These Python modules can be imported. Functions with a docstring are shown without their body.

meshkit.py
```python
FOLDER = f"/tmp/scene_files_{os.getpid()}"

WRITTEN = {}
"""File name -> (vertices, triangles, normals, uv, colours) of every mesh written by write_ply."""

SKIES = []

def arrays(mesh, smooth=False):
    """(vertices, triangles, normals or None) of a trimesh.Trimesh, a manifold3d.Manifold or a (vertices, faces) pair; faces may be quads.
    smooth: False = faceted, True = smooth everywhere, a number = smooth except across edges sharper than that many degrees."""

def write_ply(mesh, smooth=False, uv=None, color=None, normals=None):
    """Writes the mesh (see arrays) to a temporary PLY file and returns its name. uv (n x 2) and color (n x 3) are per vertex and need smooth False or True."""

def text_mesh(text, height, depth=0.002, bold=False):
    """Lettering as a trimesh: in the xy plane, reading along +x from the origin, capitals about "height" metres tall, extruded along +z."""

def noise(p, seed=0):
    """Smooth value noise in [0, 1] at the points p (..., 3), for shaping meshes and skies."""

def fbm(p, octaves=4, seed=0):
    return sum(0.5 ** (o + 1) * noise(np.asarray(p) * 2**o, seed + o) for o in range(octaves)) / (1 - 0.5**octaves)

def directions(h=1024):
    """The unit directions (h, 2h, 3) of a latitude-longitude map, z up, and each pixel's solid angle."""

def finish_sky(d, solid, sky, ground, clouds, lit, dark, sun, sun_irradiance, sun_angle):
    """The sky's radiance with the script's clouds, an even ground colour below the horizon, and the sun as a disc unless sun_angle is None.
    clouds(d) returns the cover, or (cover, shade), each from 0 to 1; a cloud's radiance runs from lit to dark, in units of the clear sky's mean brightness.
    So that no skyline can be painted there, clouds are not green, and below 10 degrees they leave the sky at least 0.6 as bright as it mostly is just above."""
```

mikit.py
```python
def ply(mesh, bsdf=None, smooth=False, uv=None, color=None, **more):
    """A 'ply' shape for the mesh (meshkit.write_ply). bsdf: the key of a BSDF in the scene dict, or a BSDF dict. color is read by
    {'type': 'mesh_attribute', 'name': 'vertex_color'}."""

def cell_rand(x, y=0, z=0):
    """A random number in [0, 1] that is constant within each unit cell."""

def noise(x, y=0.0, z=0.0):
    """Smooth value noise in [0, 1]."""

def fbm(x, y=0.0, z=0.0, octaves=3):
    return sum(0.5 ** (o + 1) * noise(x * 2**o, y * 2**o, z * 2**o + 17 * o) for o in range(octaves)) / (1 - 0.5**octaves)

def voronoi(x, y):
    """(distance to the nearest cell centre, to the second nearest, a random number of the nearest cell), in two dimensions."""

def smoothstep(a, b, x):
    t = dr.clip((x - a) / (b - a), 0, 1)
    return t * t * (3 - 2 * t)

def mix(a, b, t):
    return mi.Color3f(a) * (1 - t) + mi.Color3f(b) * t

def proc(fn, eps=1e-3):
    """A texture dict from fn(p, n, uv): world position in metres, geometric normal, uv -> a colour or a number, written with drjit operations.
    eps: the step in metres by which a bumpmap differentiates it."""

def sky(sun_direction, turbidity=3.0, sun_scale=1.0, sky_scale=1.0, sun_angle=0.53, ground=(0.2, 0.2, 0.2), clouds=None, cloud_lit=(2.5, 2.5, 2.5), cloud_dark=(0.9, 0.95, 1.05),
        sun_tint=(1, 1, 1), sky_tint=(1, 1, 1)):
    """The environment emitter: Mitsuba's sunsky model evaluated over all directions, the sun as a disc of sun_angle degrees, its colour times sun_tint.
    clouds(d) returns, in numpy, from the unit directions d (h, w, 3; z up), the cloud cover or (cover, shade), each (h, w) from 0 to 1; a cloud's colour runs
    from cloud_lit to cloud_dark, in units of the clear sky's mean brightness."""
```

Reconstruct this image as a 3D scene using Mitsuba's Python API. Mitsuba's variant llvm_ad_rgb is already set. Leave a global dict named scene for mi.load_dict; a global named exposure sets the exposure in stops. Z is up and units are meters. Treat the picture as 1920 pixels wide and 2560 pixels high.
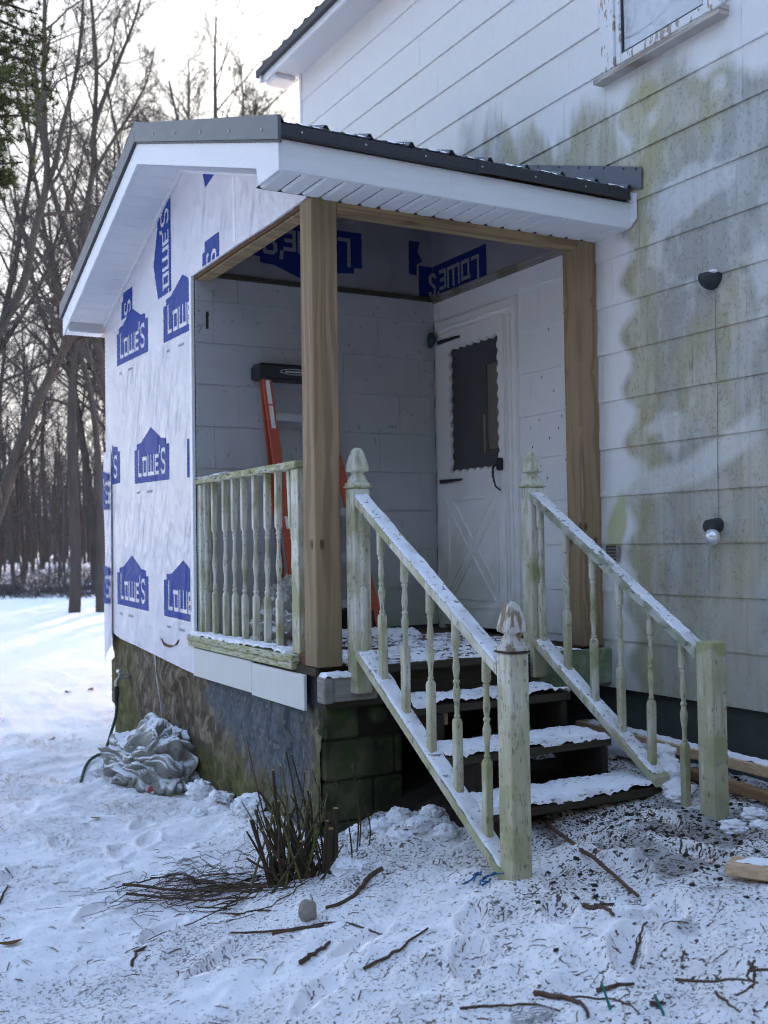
import math, random
import numpy as np, trimesh, mitsuba as mi, drjit as dr, mikit, meshkit
from mikit import noise, fbm, smoothstep, mix, cell_rand
from shapely.geometry import Polygon, LineString, box as sbox, MultiPolygon
from shapely.ops import unary_union
from shapely import affinity
T = mi.ScalarTransform4f
random.seed(11)
R = np.random.default_rng(7)
scene, labels, _n = {}, {}, {}

# ------------------------------------------------------------------ camera, sky, exposure
EYE = np.array([-2.2411, -4.7150, 0.5964])
FW = np.array([0.486055, 0.873429, 0.029541]); UP = np.array([-0.001253, -0.033106, 0.999451])
scene['camera'] = {'type': 'thinlens', 'fov': 2 * math.degrees(math.atan(960 / 2679.2)), 'fov_axis': 'x',
                   'to_world': T().look_at(origin=EYE.tolist(), target=(EYE + FW * 5).tolist(), up=UP.tolist()),
                   'near_clip': 0.05, 'far_clip': 2000.0, 'aperture_radius': 0.0055, 'focus_distance': 5.0}
SUN_AZ, SUN_EL = math.radians(64.0), math.radians(16.0)
SUN = np.array([math.cos(SUN_EL) * math.cos(SUN_AZ), math.cos(SUN_EL) * math.sin(SUN_AZ), math.sin(SUN_EL)])


def clouds(d):
    c = d @ SUN
    n = meshkit.fbm(np.stack([d[..., 0] * 3, d[..., 1] * 3, d[..., 2] * 9], -1), 4, 3)
    veil = 0.10 + 0.30 * np.clip((n - .35) * 2.2, 0, 1)
    wide = np.clip((c - .70) / .16, 0, 1)
    near = np.clip((c - .92) / .07, 0, 1) ** 1.3
    return np.clip(veil + .85 * wide, 0, .97), np.clip(1.0 - near + (n - .5) * .9 * wide, 0, 1)


scene['sky'] = mikit.sky(SUN.tolist(), turbidity=4.0, sun_scale=.7, sky_scale=1.0, sun_angle=1.2, ground=(.55, .56, .6), clouds=clouds,
                         cloud_lit=(1.12, 1.11, 1.08), cloud_dark=(.60, .65, .74), sun_tint=(1.0, .88, .70), sky_tint=(1.03, 0.955, 1.055))
exposure = 4.43

# ------------------------------------------------------------------ helpers


def num(k):
    i = _n.get(k, -1) + 1
    _n[k] = i
    return k if i == 0 else f'{k}_{i:03d}'


def thing(name, label, cat, group=None, kind=None):
    k = num(name)
    labels[k] = {'label': label, 'category': cat}
    if group: labels[k]['group'] = group
    if kind: labels[k]['kind'] = kind
    return k


def part(parent, name, mesh, mat, smooth=False, label=None, kind=None, **kw):
    k = num(parent + '__' + name)
    scene[k] = mesh if isinstance(mesh, dict) else mikit.ply(mesh, mat, smooth, **kw)
    if label or kind:
        labels[k] = {}
        if label: labels[k]['label'] = label
        if kind: labels[k]['kind'] = kind
    return k


def solo(name, mesh, mat, label, cat, group=None, kind=None, smooth=False, **kw):
    k = thing(name, label, cat, group, kind)
    scene[k] = mesh if isinstance(mesh, dict) else mikit.ply(mesh, mat, smooth, **kw)
    return k


def struct(name, mesh, mat, smooth=False, label=None, **kw):
    k = num(name)
    scene[k] = mikit.ply(mesh, mat, smooth, **kw)
    labels[k] = {'kind': 'structure'}
    if label: labels[k]['label'] = label
    return k


def hull(pts): return trimesh.convex.convex_hull(np.asarray(pts, float))


def box(x0, x1, y0, y1, z0, z1, c=0.0):
    if c <= 0:
        m = trimesh.creation.box((abs(x1 - x0), abs(y1 - y0), abs(z1 - z0)))
        m.apply_translation(((x0 + x1) / 2, (y0 + y1) / 2, (z0 + z1) / 2))
        return m
    p = []
    for sx in (0, 1):
        for sy in (0, 1):
            for sz in (0, 1):
                X, Y, Z = (x0, x1)[sx], (y0, y1)[sy], (z0, z1)[sz]
                dx, dy, dz = (c, -c)[sx], (c, -c)[sy], (c, -c)[sz]
                p += [(X, Y + dy, Z + dz), (X + dx, Y, Z + dz), (X + dx, Y + dy, Z)]
    return hull(p)


def cat(ms): return trimesh.util.concatenate(ms)


def extr(poly, frame, w0, w1):
    """extrude a shapely polygon; frame(u,v,w)->xyz arrays"""
    out = []
    for g in (poly.geoms if hasattr(poly, 'geoms') else [poly]):
        if g.is_empty or g.area < 1e-7: continue
        m = trimesh.creation.extrude_polygon(g, w1 - w0, engine='earcut')
        v = m.vertices
        X = frame(v[:, 0], v[:, 1], v[:, 2] + w0)
        m2 = trimesh.Trimesh(np.stack(np.broadcast_arrays(*X), -1), m.faces, process=False)
        if m2.volume < 0: m2.invert()
        out.append(m2)
    return cat(out)


YZ = lambda u, v, w: (w, u, v)
XZ = lambda u, v, w: (u, w, v)


def tube(pts, rad, sides=6, cap=True):
    pts = np.asarray(pts, float); n = len(pts)
    rad = np.broadcast_to(np.asarray(rad, float), (n,))
    t = np.gradient(pts, axis=0); t /= np.linalg.norm(t, axis=1, keepdims=True) + 1e-12
    a = np.cross(t[0], [0, 0, 1.0] if abs(t[0][2]) < .9 else [1.0, 0, 0]); a /= np.linalg.norm(a)
    V = np.empty((n, sides, 3)); an = np.arange(sides) * 2 * np.pi / sides
    for i in range(n):
        a = a - t[i] * (a @ t[i]); a /= np.linalg.norm(a) + 1e-12
        b = np.cross(t[i], a)
        V[i] = pts[i] + rad[i] * (np.cos(an)[:, None] * a + np.sin(an)[:, None] * b)
    V = V.reshape(-1, 3)
    i, j = np.meshgrid(np.arange(n - 1), np.arange(sides), indexing='ij')
    p, q = i * sides + j, i * sides + (j + 1) % sides
    F = np.concatenate([np.stack([p, q, q + sides], -1).reshape(-1, 3), np.stack([p, q + sides, p + sides], -1).reshape(-1, 3)])
    if cap and sides > 3:
        e = (n - 1) * sides
        F = np.concatenate([F, [[0, k + 1, k] for k in range(1, sides - 1)], [[e, e + k, e + k + 1] for k in range(1, sides - 1)]])
    return V, F


_RING, _IDX = {}, {}


def twig(pts, rad, sides=3):
    n = len(pts)
    t = pts[-1] - pts[0]
    ax, ay, az = t
    if abs(az) < .9 * (abs(ax) + abs(ay) + abs(az)): a = np.array([ay, -ax, 0.0])
    else: a = np.array([0.0, az, -ay])
    a /= math.sqrt(a @ a) + 1e-12
    b = np.array([ay * a[2] - az * a[1], az * a[0] - ax * a[2], ax * a[1] - ay * a[0]]); b /= math.sqrt(b @ b) + 1e-12
    if sides not in _RING:
        an = np.arange(sides) * 2 * np.pi / sides; _RING[sides] = (np.cos(an), np.sin(an))
    c, s = _RING[sides]
    ring = c[:, None] * a + s[:, None] * b
    V = (pts[:, None, :] + rad[:, None, None] * ring[None]).reshape(-1, 3)
    if (n, sides) not in _IDX:
        i, j = np.meshgrid(np.arange(n - 1), np.arange(sides), indexing='ij')
        p, q = i * sides + j, i * sides + (j + 1) % sides
        _IDX[n, sides] = np.concatenate([np.stack([p, q, q + sides], -1).reshape(-1, 3), np.stack([p, q + sides, p + sides], -1).reshape(-1, 3)])
    return V, _IDX[n, sides]


class MB:
    def __init__(s): s.v, s.f, s.n = [], [], 0
    def add(s, v, f):
        s.v.append(np.asarray(v)); s.f.append(np.asarray(f) + s.n); s.n += len(v)
    def mesh(s): return trimesh.Trimesh(np.vstack(s.v), np.vstack(s.f), process=False)


def loft(prof, cx=0, cy=0, sides=4, flat=True):
    """prof: (z, half-width, squareness 0 round..1 square) vertical loft"""
    k = 24; an = (np.arange(k) + .5) * 2 * np.pi / k
    V = []
    for z, w, sq in prof:
        s = np.maximum(np.abs(np.cos(an)), np.abs(np.sin(an)))
        r = w * (sq / s + (1 - sq))
        V.append(np.stack([cx + r * np.cos(an), cy + r * np.sin(an), np.full(k, z)], -1))
    n = len(V); V = np.vstack(V); F = []
    for i in range(n - 1):
        for j in range(k):
            a, b = i * k + j, i * k + (j + 1) % k
            F += [[a, b, b + k], [a, b + k, a + k]]
    F += [[0, j + 1, j] for j in range(1, k - 1)]
    e = (n - 1) * k
    F += [[e, e + j, e + j + 1] for j in range(1, k - 1)]
    return trimesh.Trimesh(V, F, process=False)


def ss(a, b, t):
    t = np.clip((t - a) / (b - a), 0, 1); return t * t * (3 - 2 * t)


def G(x, y):
    return -.92 + .36 * ss(-.8, 1.6, x - .35 * y) - .05 * ss(3, 30, np.hypot(x + 2, y + 4) - 3)


def patch(x0, x1, y0, y1, z, h, seed, step=.012, ragged=.035, thr=.25):
    step *= .75
    """a lumpy layer of snow lying on a flat board: height field with ragged rim and holes"""
    nx, ny = max(4, int((x1 - x0) / step)), max(4, int((y1 - y0) / step))
    X, Y = np.meshgrid(np.linspace(x0, x1, nx), np.linspace(y0, y1, ny), indexing='ij')
    P = np.stack([X * 9, Y * 9, np.full_like(X, seed * 7.3)], -1)
    n = meshkit.fbm(P, 3, seed); n2 = meshkit.fbm(P * 5, 2, seed + 5)
    e = np.minimum(np.minimum(X - x0, x1 - X), np.minimum(Y - y0, y1 - Y))
    m = np.clip(e / ragged, 0, 1) * .5 + n - thr - .45 + (n2 - .5) * .22
    H = h * np.sqrt(np.clip(m * 3, 0, 1)) * (.45 + .6 * n) + (n2 - .5) * h * .35 * np.clip(m * 4, 0, 1)
    H = np.where(m > 0, np.maximum(H, 1e-4), -1)
    Z = z + np.where(H > 0, H, -.002)
    keep = H > 0
    idx = np.arange(nx * ny).reshape(nx, ny)
    a, b, c, d = idx[:-1, :-1], idx[1:, :-1], idx[1:, 1:], idx[:-1, 1:]
    ok = (keep[:-1, :-1] | keep[1:, :-1] | keep[1:, 1:] | keep[:-1, 1:])
    F = np.concatenate([np.stack([a, b, c], -1)[ok], np.stack([a, c, d], -1)[ok]])
    m = trimesh.Trimesh(np.stack([X, Y, Z], -1).reshape(-1, 3), F, process=False)
    m.remove_unreferenced_vertices()
    return m


# ------------------------------------------------------------------ materials
def mat(name, base, rough=.7, bump=None, spec=.3, metallic=0.0, eps=1e-3, **kw):
    b = {'type': 'principled', 'base_color': mikit.proc(base) if callable(base) else {'type': 'rgb', 'value': list(base)},
         'roughness': mikit.proc(rough) if callable(rough) else rough, 'metallic': metallic, 'specular': spec, **kw}
    if bump is not None:
        fn, s = bump
        b = {'type': 'bumpmap', 'arbitrary': mikit.proc(fn, eps), 'scale': s, 'bsdf': b}
    scene[name] = {'type': 'twosided', 'bsdf': b}


C3 = mi.Color3f


def f_snow(p, n, uv):
    big = fbm(p.x * 1.1 + 3, p.y * 1.1, 0.0)
    mid = fbm(p.x * 3.1, p.y * 3.1, 2.0)
    clod = fbm(p.x * 72.0, p.y * 72.0, 6.0)
    fine = noise(p.x * 150.0, p.y * 150.0, 4.0)
    tiny = noise(p.x * 230.0, p.y * 230.0, 9.0)
    near = 1 - smoothstep(4.0, 12.0, p.y)
    trod = near * (.30 + .70 * smoothstep(-1.3, .9, p.x - .28 * p.y + (big - .5) * 1.4))
    dens = .34 + .42 * trod + (mid - .5) * 1.7 + (big - .5) * .8
    specks = smoothstep(.68, .73, fine * .60 + clod * .30 + dens * .14) * near
    tinys = smoothstep(.84, .90, tiny * .80 + clod * .14 + dens * .12) * near
    slush = smoothstep(.34, .70, mid * .65 + big * .35) * (.10 + .36 * trod) * near
    clods = smoothstep(.64, .70, clod * .9 + dens * .10) * near * (.08 + .30 * trod)
    c = mix(mix((.86, .865, .885), (.76, .755, .755), trod * .8), (.50, .46, .44), slush)
    soil = smoothstep(.50, .68, fbm(p.x * 5.0, p.y * 5.0, 11.0) + .22 * smoothstep(1.0, .2, dr.sqrt(dr.square((p.x - 1.15) / .75) + dr.square((p.y + 1.55) / .55))) - .06) * near * smoothstep(.55, .95, p.x - .25 * p.y)
    c = mix(c, (.20, .165, .14), clods)
    c = mix(c, (.06, .048, .038), soil * .6)
    c = mix(c, (.075, .055, .042), dr.clip(specks * (.45 + .55 * trod), 0, 1))
    return mix(c, (.10, .065, .05), tinys * (.25 + .45 * trod))


mat('snow_mat', f_snow, .75, spec=.2, bump=(lambda p, n, uv: fbm(p.x * 55, p.y * 55, p.z * 55), .004))


def f_snow2(p, n, uv):
    s = smoothstep(.62, .78, fbm(p.x * 60.0, p.y * 60.0, p.z * 60))
    g = smoothstep(.45, .8, fbm(p.x * 9.0, p.y * 9.0, 7.0))
    return mix(mix((.84, .85, .88), (.55, .52, .52), g * .6), (.07, .055, .05), s * .75)


mat('snow_board', f_snow2, .75, spec=.2)
mat('snow_clean', (.86, .87, .90), .75, spec=.2)


def blob(y, z, cy, cz, ry, rz): return dr.sqrt(dr.square((y - cy) / ry) + dr.square((z - cz) / rz))


def f_siding(p, n, uv):
    y, z = p.y, p.z
    wv = fbm(y * 3.0 + 5, z * 3.0, 1.0) - .5
    w2 = fbm(y * 14.0, z * 5.0, 3.0)
    fine = fbm(y * 70.0, z * 30.0, 5.0)
    streak = fbm(y * 38.0, z * 1.6, 8.0)
    # right of the porch: big grey green algae field with a lobed upper edge, clean strip by the post
    left = smoothstep(-.20, -.30, y + wv * .12 + .05 * dr.sin(z * 21))
    lob = 2.93 + .22 * dr.abs(dr.sin((y + .12) * 4.2)) - .42 * smoothstep(-.85, -1.3, y) + wv * .35
    top = smoothstep(.10, -.10, z - lob)
    low = smoothstep(-.1, .35, z)
    field = left * top
    # a wiped clean arc and wiped patches
    arcz = .90 + .20 * dr.square(dr.maximum(0, -y - .25)) / .7
    arc = smoothstep(.11, .045, dr.abs(z - arcz + wv * .06)) * smoothstep(-.2, -.35, y) * smoothstep(-1.25, -1.0, y)
    pat = smoothstep(.56, .72, fbm(y * 4.2 + 11, z * 4.2 + 3, 6.0)) * smoothstep(.7, 1.0, z)
    # strip above the porch roof
    roofz = 3.26 - .333 * dr.abs(y - 1.93)
    above = smoothstep(.46, .22, z - roofz + (fbm(y * 7, z * 2.0, 2.0) - .5) * .50) * smoothstep(-.50, -.30, y) * smoothstep(1.45, 1.15, y + wv * .4) * step(z, 2.35)
    m = dr.clip(dr.maximum(field * (1 - .65 * arc) * (1 - .55 * pat), above), 0, 1)
    m = m * (.75 + .25 * smoothstep(.3, .62, w2))
    hue = smoothstep(.42, .68, fbm(y * 2.6 + 4, z * 2.2 + 9, 4.0))
    edge = smoothstep(.22, .04, dr.abs(y + .36)) * .85 + .65 * hue
    algae = mix((.31, .31, .28), (.37, .325, .135), dr.clip(edge, 0, 1))
    brown = smoothstep(.54, .75, fbm(y * 11.0, z * 1.3 + 2, 12.0)) * smoothstep(1.2, .5, z) * left
    base = mix((.77, .765, .755), (.69, .695, .70), fine * .7)
    c = mix(base, algae, m * .85)
    dots = smoothstep(.60, .74, fbm(y * 85.0, z * 60.0, 15.0)) * m
    c = mix(c, (.17, .18, .14), dots * .45)
    c = mix(c, (.50, .44, .35), brown * .7)
    c = mix(c, (.34, .31, .25), smoothstep(.5, .66, streak) * m * .35)
    lowdirt = smoothstep(.55, -.15, z + (w2 - .5) * .6)
    c = mix(c, (.40, .41, .34), lowdirt * .42)
    patchg = smoothstep(1.1, .5, blob(y + (z - .7) * .22, z, -.14, .70, .075, .24) + wv * 1.6)
    return mix(c, (.38, .42, .16), patchg * .75)


def step(x, e): return dr.select(x > e, mi.Float(1), mi.Float(0))


mat('siding_paint', f_siding, .55, spec=.25)


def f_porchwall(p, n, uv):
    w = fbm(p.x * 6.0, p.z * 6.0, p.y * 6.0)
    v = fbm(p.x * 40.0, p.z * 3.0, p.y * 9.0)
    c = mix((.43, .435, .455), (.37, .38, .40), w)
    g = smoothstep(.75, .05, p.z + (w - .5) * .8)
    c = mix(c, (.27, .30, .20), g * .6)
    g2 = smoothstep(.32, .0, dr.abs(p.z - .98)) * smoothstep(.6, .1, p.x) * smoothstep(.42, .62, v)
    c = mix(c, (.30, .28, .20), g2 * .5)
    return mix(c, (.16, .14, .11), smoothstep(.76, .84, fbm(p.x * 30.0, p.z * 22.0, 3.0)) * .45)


mat('porch_siding', f_porchwall, .55, spec=.25)


def f_wrap(p, n, uv):
    w = fbm(p.x * 5.0 + p.y * 5.0, p.z * 5.0, 1.0)
    gr = fbm(p.y * 24.0, p.z * 2.0, p.x * 24.0)
    c = mix((.66, .65, .70), (.58, .57, .62), w)
    c = mix(c, (.55, .53, .56), smoothstep(.5, .75, gr) * .12)
    m = smoothstep(.62, .8, fbm(p.y * 60, p.z * 60, p.x * 60))
    return mix(c, (.47, .46, .5), m * .25)


def b_wrap(p, n, uv):
    a = fbm(p.y * 7.0 + p.x * 7 + p.z * 2.5, p.z * 1.6 - p.y * 1.1, 2.0)
    b = fbm(p.y * 9.0 + p.x * 9 - p.z * 7.0, p.z * 5.0 + p.y * 3, 5.0)
    return 1 - dr.abs(a * 2 - 1) + .4 * (1 - dr.abs(b * 2 - 1))


mat('house_wrap', f_wrap, .38, spec=.45, bump=(b_wrap, .022), eps=3e-3)
mat('wrap_print', lambda p, n, uv: mix((.010, .040, .25), (.016, .055, .30), fbm(p.y * 12.0, p.z * 12.0, p.x * 12)), .5, spec=.12, bump=(b_wrap, .018), eps=3e-3)
mat('shaded_wrap', lambda p, n, uv: mix((.25, .245, .265), (.19, .185, .20), fbm(p.x * 5.0 + p.y * 5, p.z * 5.0, 1.0)), .45, spec=.2, bump=(b_wrap, .010), eps=3e-3)  # wrap colour darkened, painting in the shade under the porch roof
mat('shaded_print', (.008, .022, .12), .5, spec=.12)  # print ink darkened along with the painted shade
mat('wrap_small_print', (.36, .36, .40), .6)


def f_lumber(p, n, uv):
    # treated lumber, grain along z
    wob = fbm(p.x * 9, p.y * 9, p.z * 1.5)
    h = p.x * 1.0 + p.y * .83
    kz = dr.floor(p.z * 2.2 + cell_rand(dr.floor(h * 12)) * 1.0)
    ka, kb = cell_rand(kz, dr.floor(h * 14), 2.0), cell_rand(kz, dr.floor(h * 14), 5.0)
    cz = (kz + .2 + .6 * ka) / 2.2
    fx = h * 14 - dr.floor(h * 14)
    d = dr.sqrt(dr.square((fx - .5) / .26) + dr.square((p.z - cz) / .034))
    knot = smoothstep(1.0, .35, d) * step(kb, .70)
    g = noise(h * 95.0 + wob * 7 + 1.4 / (.4 + d), p.z * 1.1, 0.0)
    g2 = noise(h * 260.0, p.z * 4.0, 3.0)
    c = mix((.335, .235, .140), (.225, .155, .088), smoothstep(.25, .8, g))
    c = mix(c, (.25, .205, .11), smoothstep(.45, .75, fbm(p.x * 8 + 3, p.y * 8, p.z * .9)) * .55)
    c = mix(c, (.14, .10, .055), g2 * .22)
    c = mix(c, (.17, .13, .08), smoothstep(.25, .0, p.z) * .55)
    return mix(c, (.085, .042, .018), knot * .85)


mat('treated_lumber', f_lumber, .7, spec=.25, bump=(lambda p, n, uv: noise((p.x + p.y * .83) * 260, p.z * 4.0, 1.0), .0006))
mat('beam_lumber', lambda p, n, uv: mix(mix((.34, .24, .13), (.22, .155, .085), smoothstep(.3, .75, noise((p.z + p.y * .4) * 140, (p.x) * 2.5, p.y * 3))), (.12, .07, .035), smoothstep(.66, .8, fbm(p.x * 7, p.y * 7, p.z * 20)) * .7), .7, spec=.25)
mat('fresh_lumber', lambda p, n, uv: mix((.62, .45, .29), (.50, .34, .20), smoothstep(.3, .75, noise((p.x * .8 - p.y * .6) * 10 + 3, (p.x * .6 + p.y * .8) * 120, p.z * 160))), .65, spec=.25)
mat('brown_lumber', lambda p, n, uv: mix((.33, .20, .10), (.22, .13, .07), noise(p.x * 60, p.y * 8.0, p.z * 90)), .7, spec=.2)


def f_rail(p, n, uv):
    v = fbm(p.x * 45.0 + 3, p.y * 45.0, p.z * 5.0)
    w = fbm(p.x * 7.0, p.y * 7.0, p.z * 7.0)
    d = fbm(p.x * 130.0, p.y * 130.0, p.z * 30)
    green = smoothstep(.36, .66, w * .5 + v * .5 + smoothstep(.75, -.75, p.z) * .20)
    c = mix((.64, .62, .53), (.38, .36, .20), green * .80)
    c = mix(c, (.30, .31, .14), smoothstep(.56, .72, w + smoothstep(-.1, -.7, p.z) * .10) * .65)
    c = mix(c, (.33, .29, .22), smoothstep(.55, .75, fbm(p.x * 60.0, p.y * 60.0, p.z * 7.0)) * .5)
    return mix(c, (.12, .11, .08), smoothstep(.64, .76, d) * .65)


mat('rail_paint', f_rail, .6, spec=.25, bump=(lambda p, n, uv: noise(p.x * 160, p.y * 160, p.z * 20), .0005))


def f_ledge(p, n, uv):
    w = fbm(p.x * 30.0, p.y * 20.0, p.z * 60.0)
    c = mix((.48, .47, .36), (.34, .34, .17), smoothstep(.35, .6, w))
    return mix(c, (.06, .055, .045), smoothstep(.60, .74, fbm(p.x * 60, p.y * 26, p.z * 90)) * .85)


mat('mossy_ledge', f_ledge, .75, spec=.2)


def f_grey(p, n, uv):
    g = noise(p.x * 8.0, p.y * 8.0, p.z * 130.0)
    c = mix((.30, .28, .25), (.19, .18, .16), g)
    return mix(c, (.10, .11, .06), smoothstep(.5, .72, fbm(p.x * 9, p.y * 9, p.z * 9)) * .6)


mat('grey_wood', f_grey, .8, spec=.2)
mat('dark_wood', lambda p, n, uv: mix((.070, .056, .038), (.032, .028, .020), fbm(p.x * 9.0, p.y * 30, p.z * 60)), .8, spec=.2)
mat('brown_rust', lambda p, n, uv: mix((.16, .075, .035), (.09, .045, .025), fbm(p.y * 20, p.z * 40, p.x * 20)), .8)
mat('green_rim', lambda p, n, uv: mix(mix((.22, .27, .17), (.13, .17, .09), fbm(p.x * 14, p.y * 14, p.z * 40)), (.35, .36, .30), smoothstep(.55, .75, fbm(p.x * 30, 3.0, p.z * 10)) * .5), .8)


def f_vinyl(p, n, uv): return mix((.76, .77, .79), (.68, .69, .71), fbm(p.x * 5, p.y * 5, p.z * 40))


mat('white_vinyl', f_vinyl, .4, spec=.4)
mat('soffit_vinyl', (.70, .70, .71), .5, spec=.35)
mat('roof_metal', lambda p, n, uv: mix((.072, .082, .096), (.10, .11, .125), fbm(p.x * 3, p.y * 3, p.z * 9)), .45, spec=.5)
mat('dark_metal', (.035, .037, .042), .5, spec=.4)


def f_found(p, n, uv):
    a = fbm(p.y * 3.4, p.z * 3.4, p.x * 3); b = fbm(p.y * 15, p.z * 9, p.x * 15); c_ = fbm(p.y * 28.0, p.z * 22, 3.0)
    stucco = mix((.165, .128, .088), (.070, .055, .040), smoothstep(.3, .62, b * .6 + c_ * .4))
    stucco = mix(stucco, (.27, .225, .17), smoothstep(.54, .70, fbm(p.y * 22.0, p.z * 12, 6.0)) * .7)
    moss = smoothstep(.28, .75, smoothstep(-.50, -.90, p.z) * .60 + a * .55 + smoothstep(2.9, 3.6, p.y) * .40 + smoothstep(.35, .0, p.y) * .35)
    c = mix(stucco, mix((.065, .062, .022), (.135, .135, .045), smoothstep(.3, .7, c_)), moss * .85)
    grey = smoothstep(.10, -.10, p.y - 1.62 + (b - .5) * .5 - (p.z + .4) * .55) * smoothstep(-.76, -.50, p.z - (p.y - .8) * .22 + (b - .5) * .35) * smoothstep(.0, .35, p.y + (b - .5) * .3)
    g = mix((.105, .125, .145), (.060, .070, .080), smoothstep(.3, .7, b * .5 + c_ * .5))
    g = mix(g, (.24, .24, .23), smoothstep(.62, .74, c_) * .5)
    return mix(c, g, grey * .92)


mat('foundation_mat', f_found, .85, spec=.2, bump=(lambda p, n, uv: fbm(p.y * 30, p.z * 22, p.x * 30, 4), .022))


def f_block(p, n, uv):
    a = fbm(p.x * 6, p.z * 6, p.y * 6); b = fbm(p.x * 26, p.z * 18, p.y * 26)
    c = mix((.095, .092, .05), (.030, .034, .020), smoothstep(.3, .62, a * .6 + b * .4))
    return mix(c, (.05, .085, .02), smoothstep(.5, .7, b) * .6)


mat('block_mat', f_block, .9, spec=.15, bump=(lambda p, n, uv: fbm(p.x * 45, p.z * 45, p.y * 45, 4), .02))
mat('dark_concrete', lambda p, n, uv: mix((.085, .10, .09), (.05, .062, .056), fbm(p.y * 6, p.z * 12, 1.0)), .85, spec=.2)
mat('soil_dark', (.035, .028, .022), .95, spec=.1)
mat('interior_dark', (.05, .05, .055), .9, spec=.1)
mat('inner_door', (.20, .17, .11), .6)
mat('brass', (.55, .42, .16), .35, metallic=.8)
mat('reflection_backing', lambda p, n, uv: mix((.34, .38, .43), (.26, .29, .33), noise(p.y * 22, p.z * .8, 1.0)), .7)  # pale blue tone painted in for the sky reflected by the pane
mat('door_paint', lambda p, n, uv: mix(mix((.80, .79, .76), (.73, .725, .70), fbm(p.y * 9, p.z * 9, 1.0)), (.34, .35, .20), smoothstep(.62, .0, p.z + (fbm(p.y * 7, p.z * 5, 4.0) - .5) * .7 - .25 * smoothstep(1.15, 1.65, p.y)) * .50), .45, spec=.3)
mat('black_iron', (.02, .02, .022), .5)
scene['glass_pane'] = {'type': 'thindielectric', 'int_ior': 2.0}
scene['door_glass'] = {'type': 'thindielectric', 'int_ior': 1.7}
mat('peeling_paint', lambda p, n, uv: mix((.74, .76, .78), (.40, .33, .28), smoothstep(.62, .70, fbm(p.y * 60, p.z * 22, 5.0) + smoothstep(3.32, 3.20, p.z) * .13)), .7)
mat('bare_sill', lambda p, n, uv: mix((.50, .47, .43), (.30, .25, .21), smoothstep(.40, .75, fbm(p.y * 5, p.z * 90, 2.0))), .8)
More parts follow.
